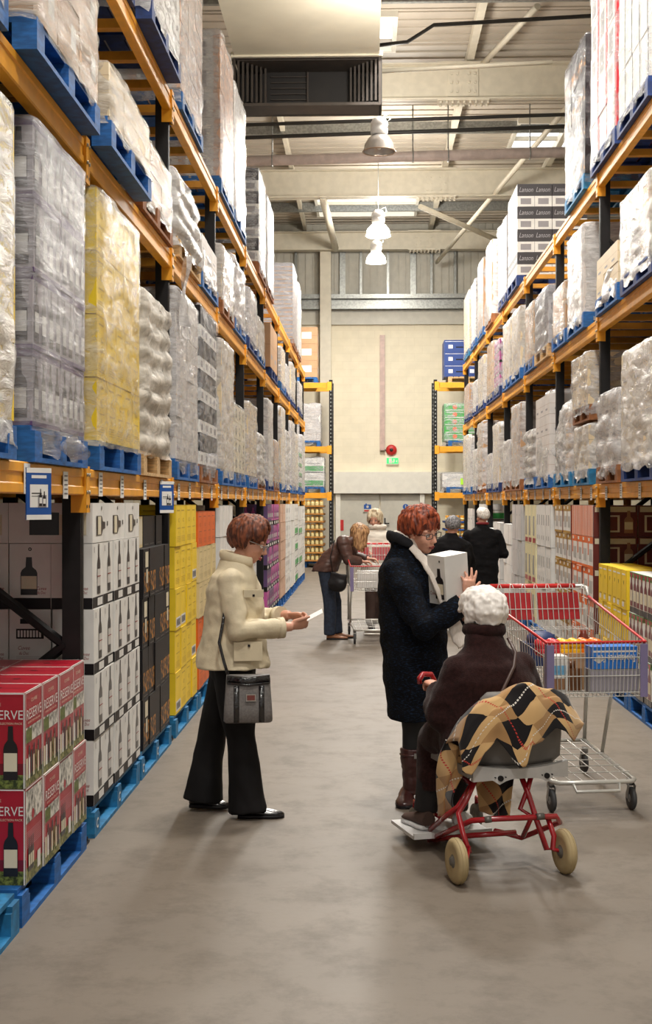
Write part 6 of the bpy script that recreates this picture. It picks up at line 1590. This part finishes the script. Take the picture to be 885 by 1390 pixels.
def trolleys():
    o = thing('shopping_trolley', 'red rimmed wire shopping trolley with purple corners beside the seated woman', 'shopping trolley')
    trolley_parts(o); o.location = (1.148, 7.6, 0); o.rotation_euler = (0, 0, atan2(-1.2, .19))
    o2 = dup(o, (.07, 15.9, 0), atan2(-1.2, .03), 'wire shopping trolley far up the aisle by the bending woman')
    o2.rotation_euler = (0, 0, atan2(-1.2, .03))
    o.rotation_euler = (0, 0, atan2(-1.2, .19))
    bpy.context.view_layer.update()
    W = o.matrix_world
    def item(name, label, cat, mb, mats, x, y, z, rz=0, par=W, rx=0):
        t = mb.build(name, mats); t.matrix_world = par @ Matrix.Translation((x, y, z)) @ Matrix.Rotation(radians(rz), 4, 'Z'); return tag(t, label, cat)
    mb = MB(); mb.box(-.1, -.13, 0, .1, .13, .12); F = Face(mb, (.1, 0, .12), (0,-1,0), (1,0,0), (0,0,-1))
    F.text('Foodservice Foil', -.01, .045, .04, 1, 2, w=.21, bold=.02); F.rect(-.12, .02, .12, .03, 1, 1); F.poly([(.09,.05),(.12,.07),(.09,.09),(.06,.07)], 1, 2)
    item('foil_carton', 'blue carton printed Foodservice Foil, upside down in the near trolley', 'carton', mb, [mat('bright_blue_card', (40,120,210), .4), C_wht, C_navy], .42, .12, .775)
    mb = MB(); mb.box(-.1, -.14, 0, .1, .14, .125); F = Face(mb, (.1, 0, 0), (0,1,0), (1,0,0)); 
    for k in range(12): F.rect(-.13+k*.022, .01, -.118+k*.022, .115, 1)
    item('grey_carton', 'grey striped carton under the blue foil carton in the trolley', 'carton', mb, [C_gry, mat('lilac_card', (176,168,190), .5)], .42, .12, .648)
    mb = MB(); mb.box(-.06, -.05, 0, .06, .05, .2); F = Face(mb, (.06, 0, 0), (0,1,0), (1,0,0)); F.rect(-.04, .02, .04, .08, 1); F.rect(-.04, .1, .04, .15, 2)
    item('food_packet', 'white and blue food packet in the front corner of the near trolley', 'packet', mb, [C_wht, C_kraft2, mat('pale_blue_card', (120,180,220), .4)], .48, -.2, .65)
    mb = MB(); mb.box(-.05, -.05, 0, .05, .05, .12); mb.lathe([(.03,.12),(.03,.16)], n=12); item('brown_jar', 'brown jar in the near trolley beside the blue carton', 'jar', mb, [mat('brown_jar_glass', (110,70,40), .2)], .4, -.09, .65)
    def bag(c, r, m, n=10, seed=1):
        mb = MB(); rn = random.Random(seed)
        for i in range(n): mb.ell((rn.uniform(-r[0],r[0])*.7, rn.uniform(-r[1],r[1])*.8, rn.uniform(0, r[2])+.03), (.038,.038,.036), n=12, k=8)
        return mb
    M_or = mat('orange_fruit', (236,120,20), .35); M_ye = mat('yellow_fruit', (246,190,20), .35); M_rd = mat('red_fruit', (206,50,60), .35)
    for nm, lb, m, y, sd in (('fruit_net', 'net of red fruit in the near trolley', M_rd, -.2, 1), ('fruit_net', 'net of yellow fruit in the near trolley', M_ye, -.08, 2), ('fruit_net', 'net of orange fruit in the near trolley', M_or, .04, 3)):
        t = thing(nm, lb, 'fruit net', (0,0,0)); t.matrix_world = W @ Matrix.Translation((.33, y, .855 if y < .3 else .9))
        rn = random.Random(sd)
        for i in range(8):
            mb = MB(); mb.ell(((i % 2-.5)*.07, (i//2 % 2-.5)*.065, .0+.035*(i//4)), (.036,.036,.034), n=12, k=8); mb.build('fruit', m, t)
    mb = MB(); mb.box(-.12, -.26, 0, .12, -.02, .2); item('brown_carton', 'brown carton under the fruit nets in the near trolley', 'carton', mb, [C_kraft, C_kraft2], .3, .08, .65) 
    mb = MB(); mb.box(-.1, -.1, 0, .1, .1, .13); mb.ell((.0,0,.15), (.09,.09,.05)); item('dark_bag', 'dark blue packed bag on the child seat of the near trolley', 'bag', mb, [mat('dark_blue_bag', (30,50,96), .5)], -.2, -.08, .715)
    mb = MB(); mb.lathe([(.035,0),(.04,.01),(.04,.14),(.02,.18),(.018,.2)], n=14); item('sauce_bottle', 'brown bottle at the back of the near trolley', 'bottle', mb, [mat('brown_bottle', (120,50,36), .25)], -.25, .2, .71)
    bpy.context.view_layer.update(); W2 = o2.matrix_world
    mb = MB(); mb.box(-.12, -.14, 0, .12, .14, .2); item('white_carton', 'white carton in the far trolley', 'carton', mb, [C_wht], .3, -.05, .66, par=W2)
    mb = MB(); mb.box(-.1, -.08, 0, .1, .1, .12); item('pale_packet', 'pale packet beside the white carton in the far trolley', 'packet', mb, [K('greywhite', (200,196,194))], .3, .2, .66, par=W2)
def people():
    woman_beige(); woman_navy(); seated(); far_people(); trolleys()
setting(); place_racks(); loads(); ground(); far_stuff(); back_rows(); end_racks(); signs(); lamps(); camera()
if 'people' in globals(): people()

for _o in bpy.data.objects:
    if 'label' in _o.keys() and not (4 <= len(_o['label'].split()) <= 16): print('LONG', _o.name, _o['label'])
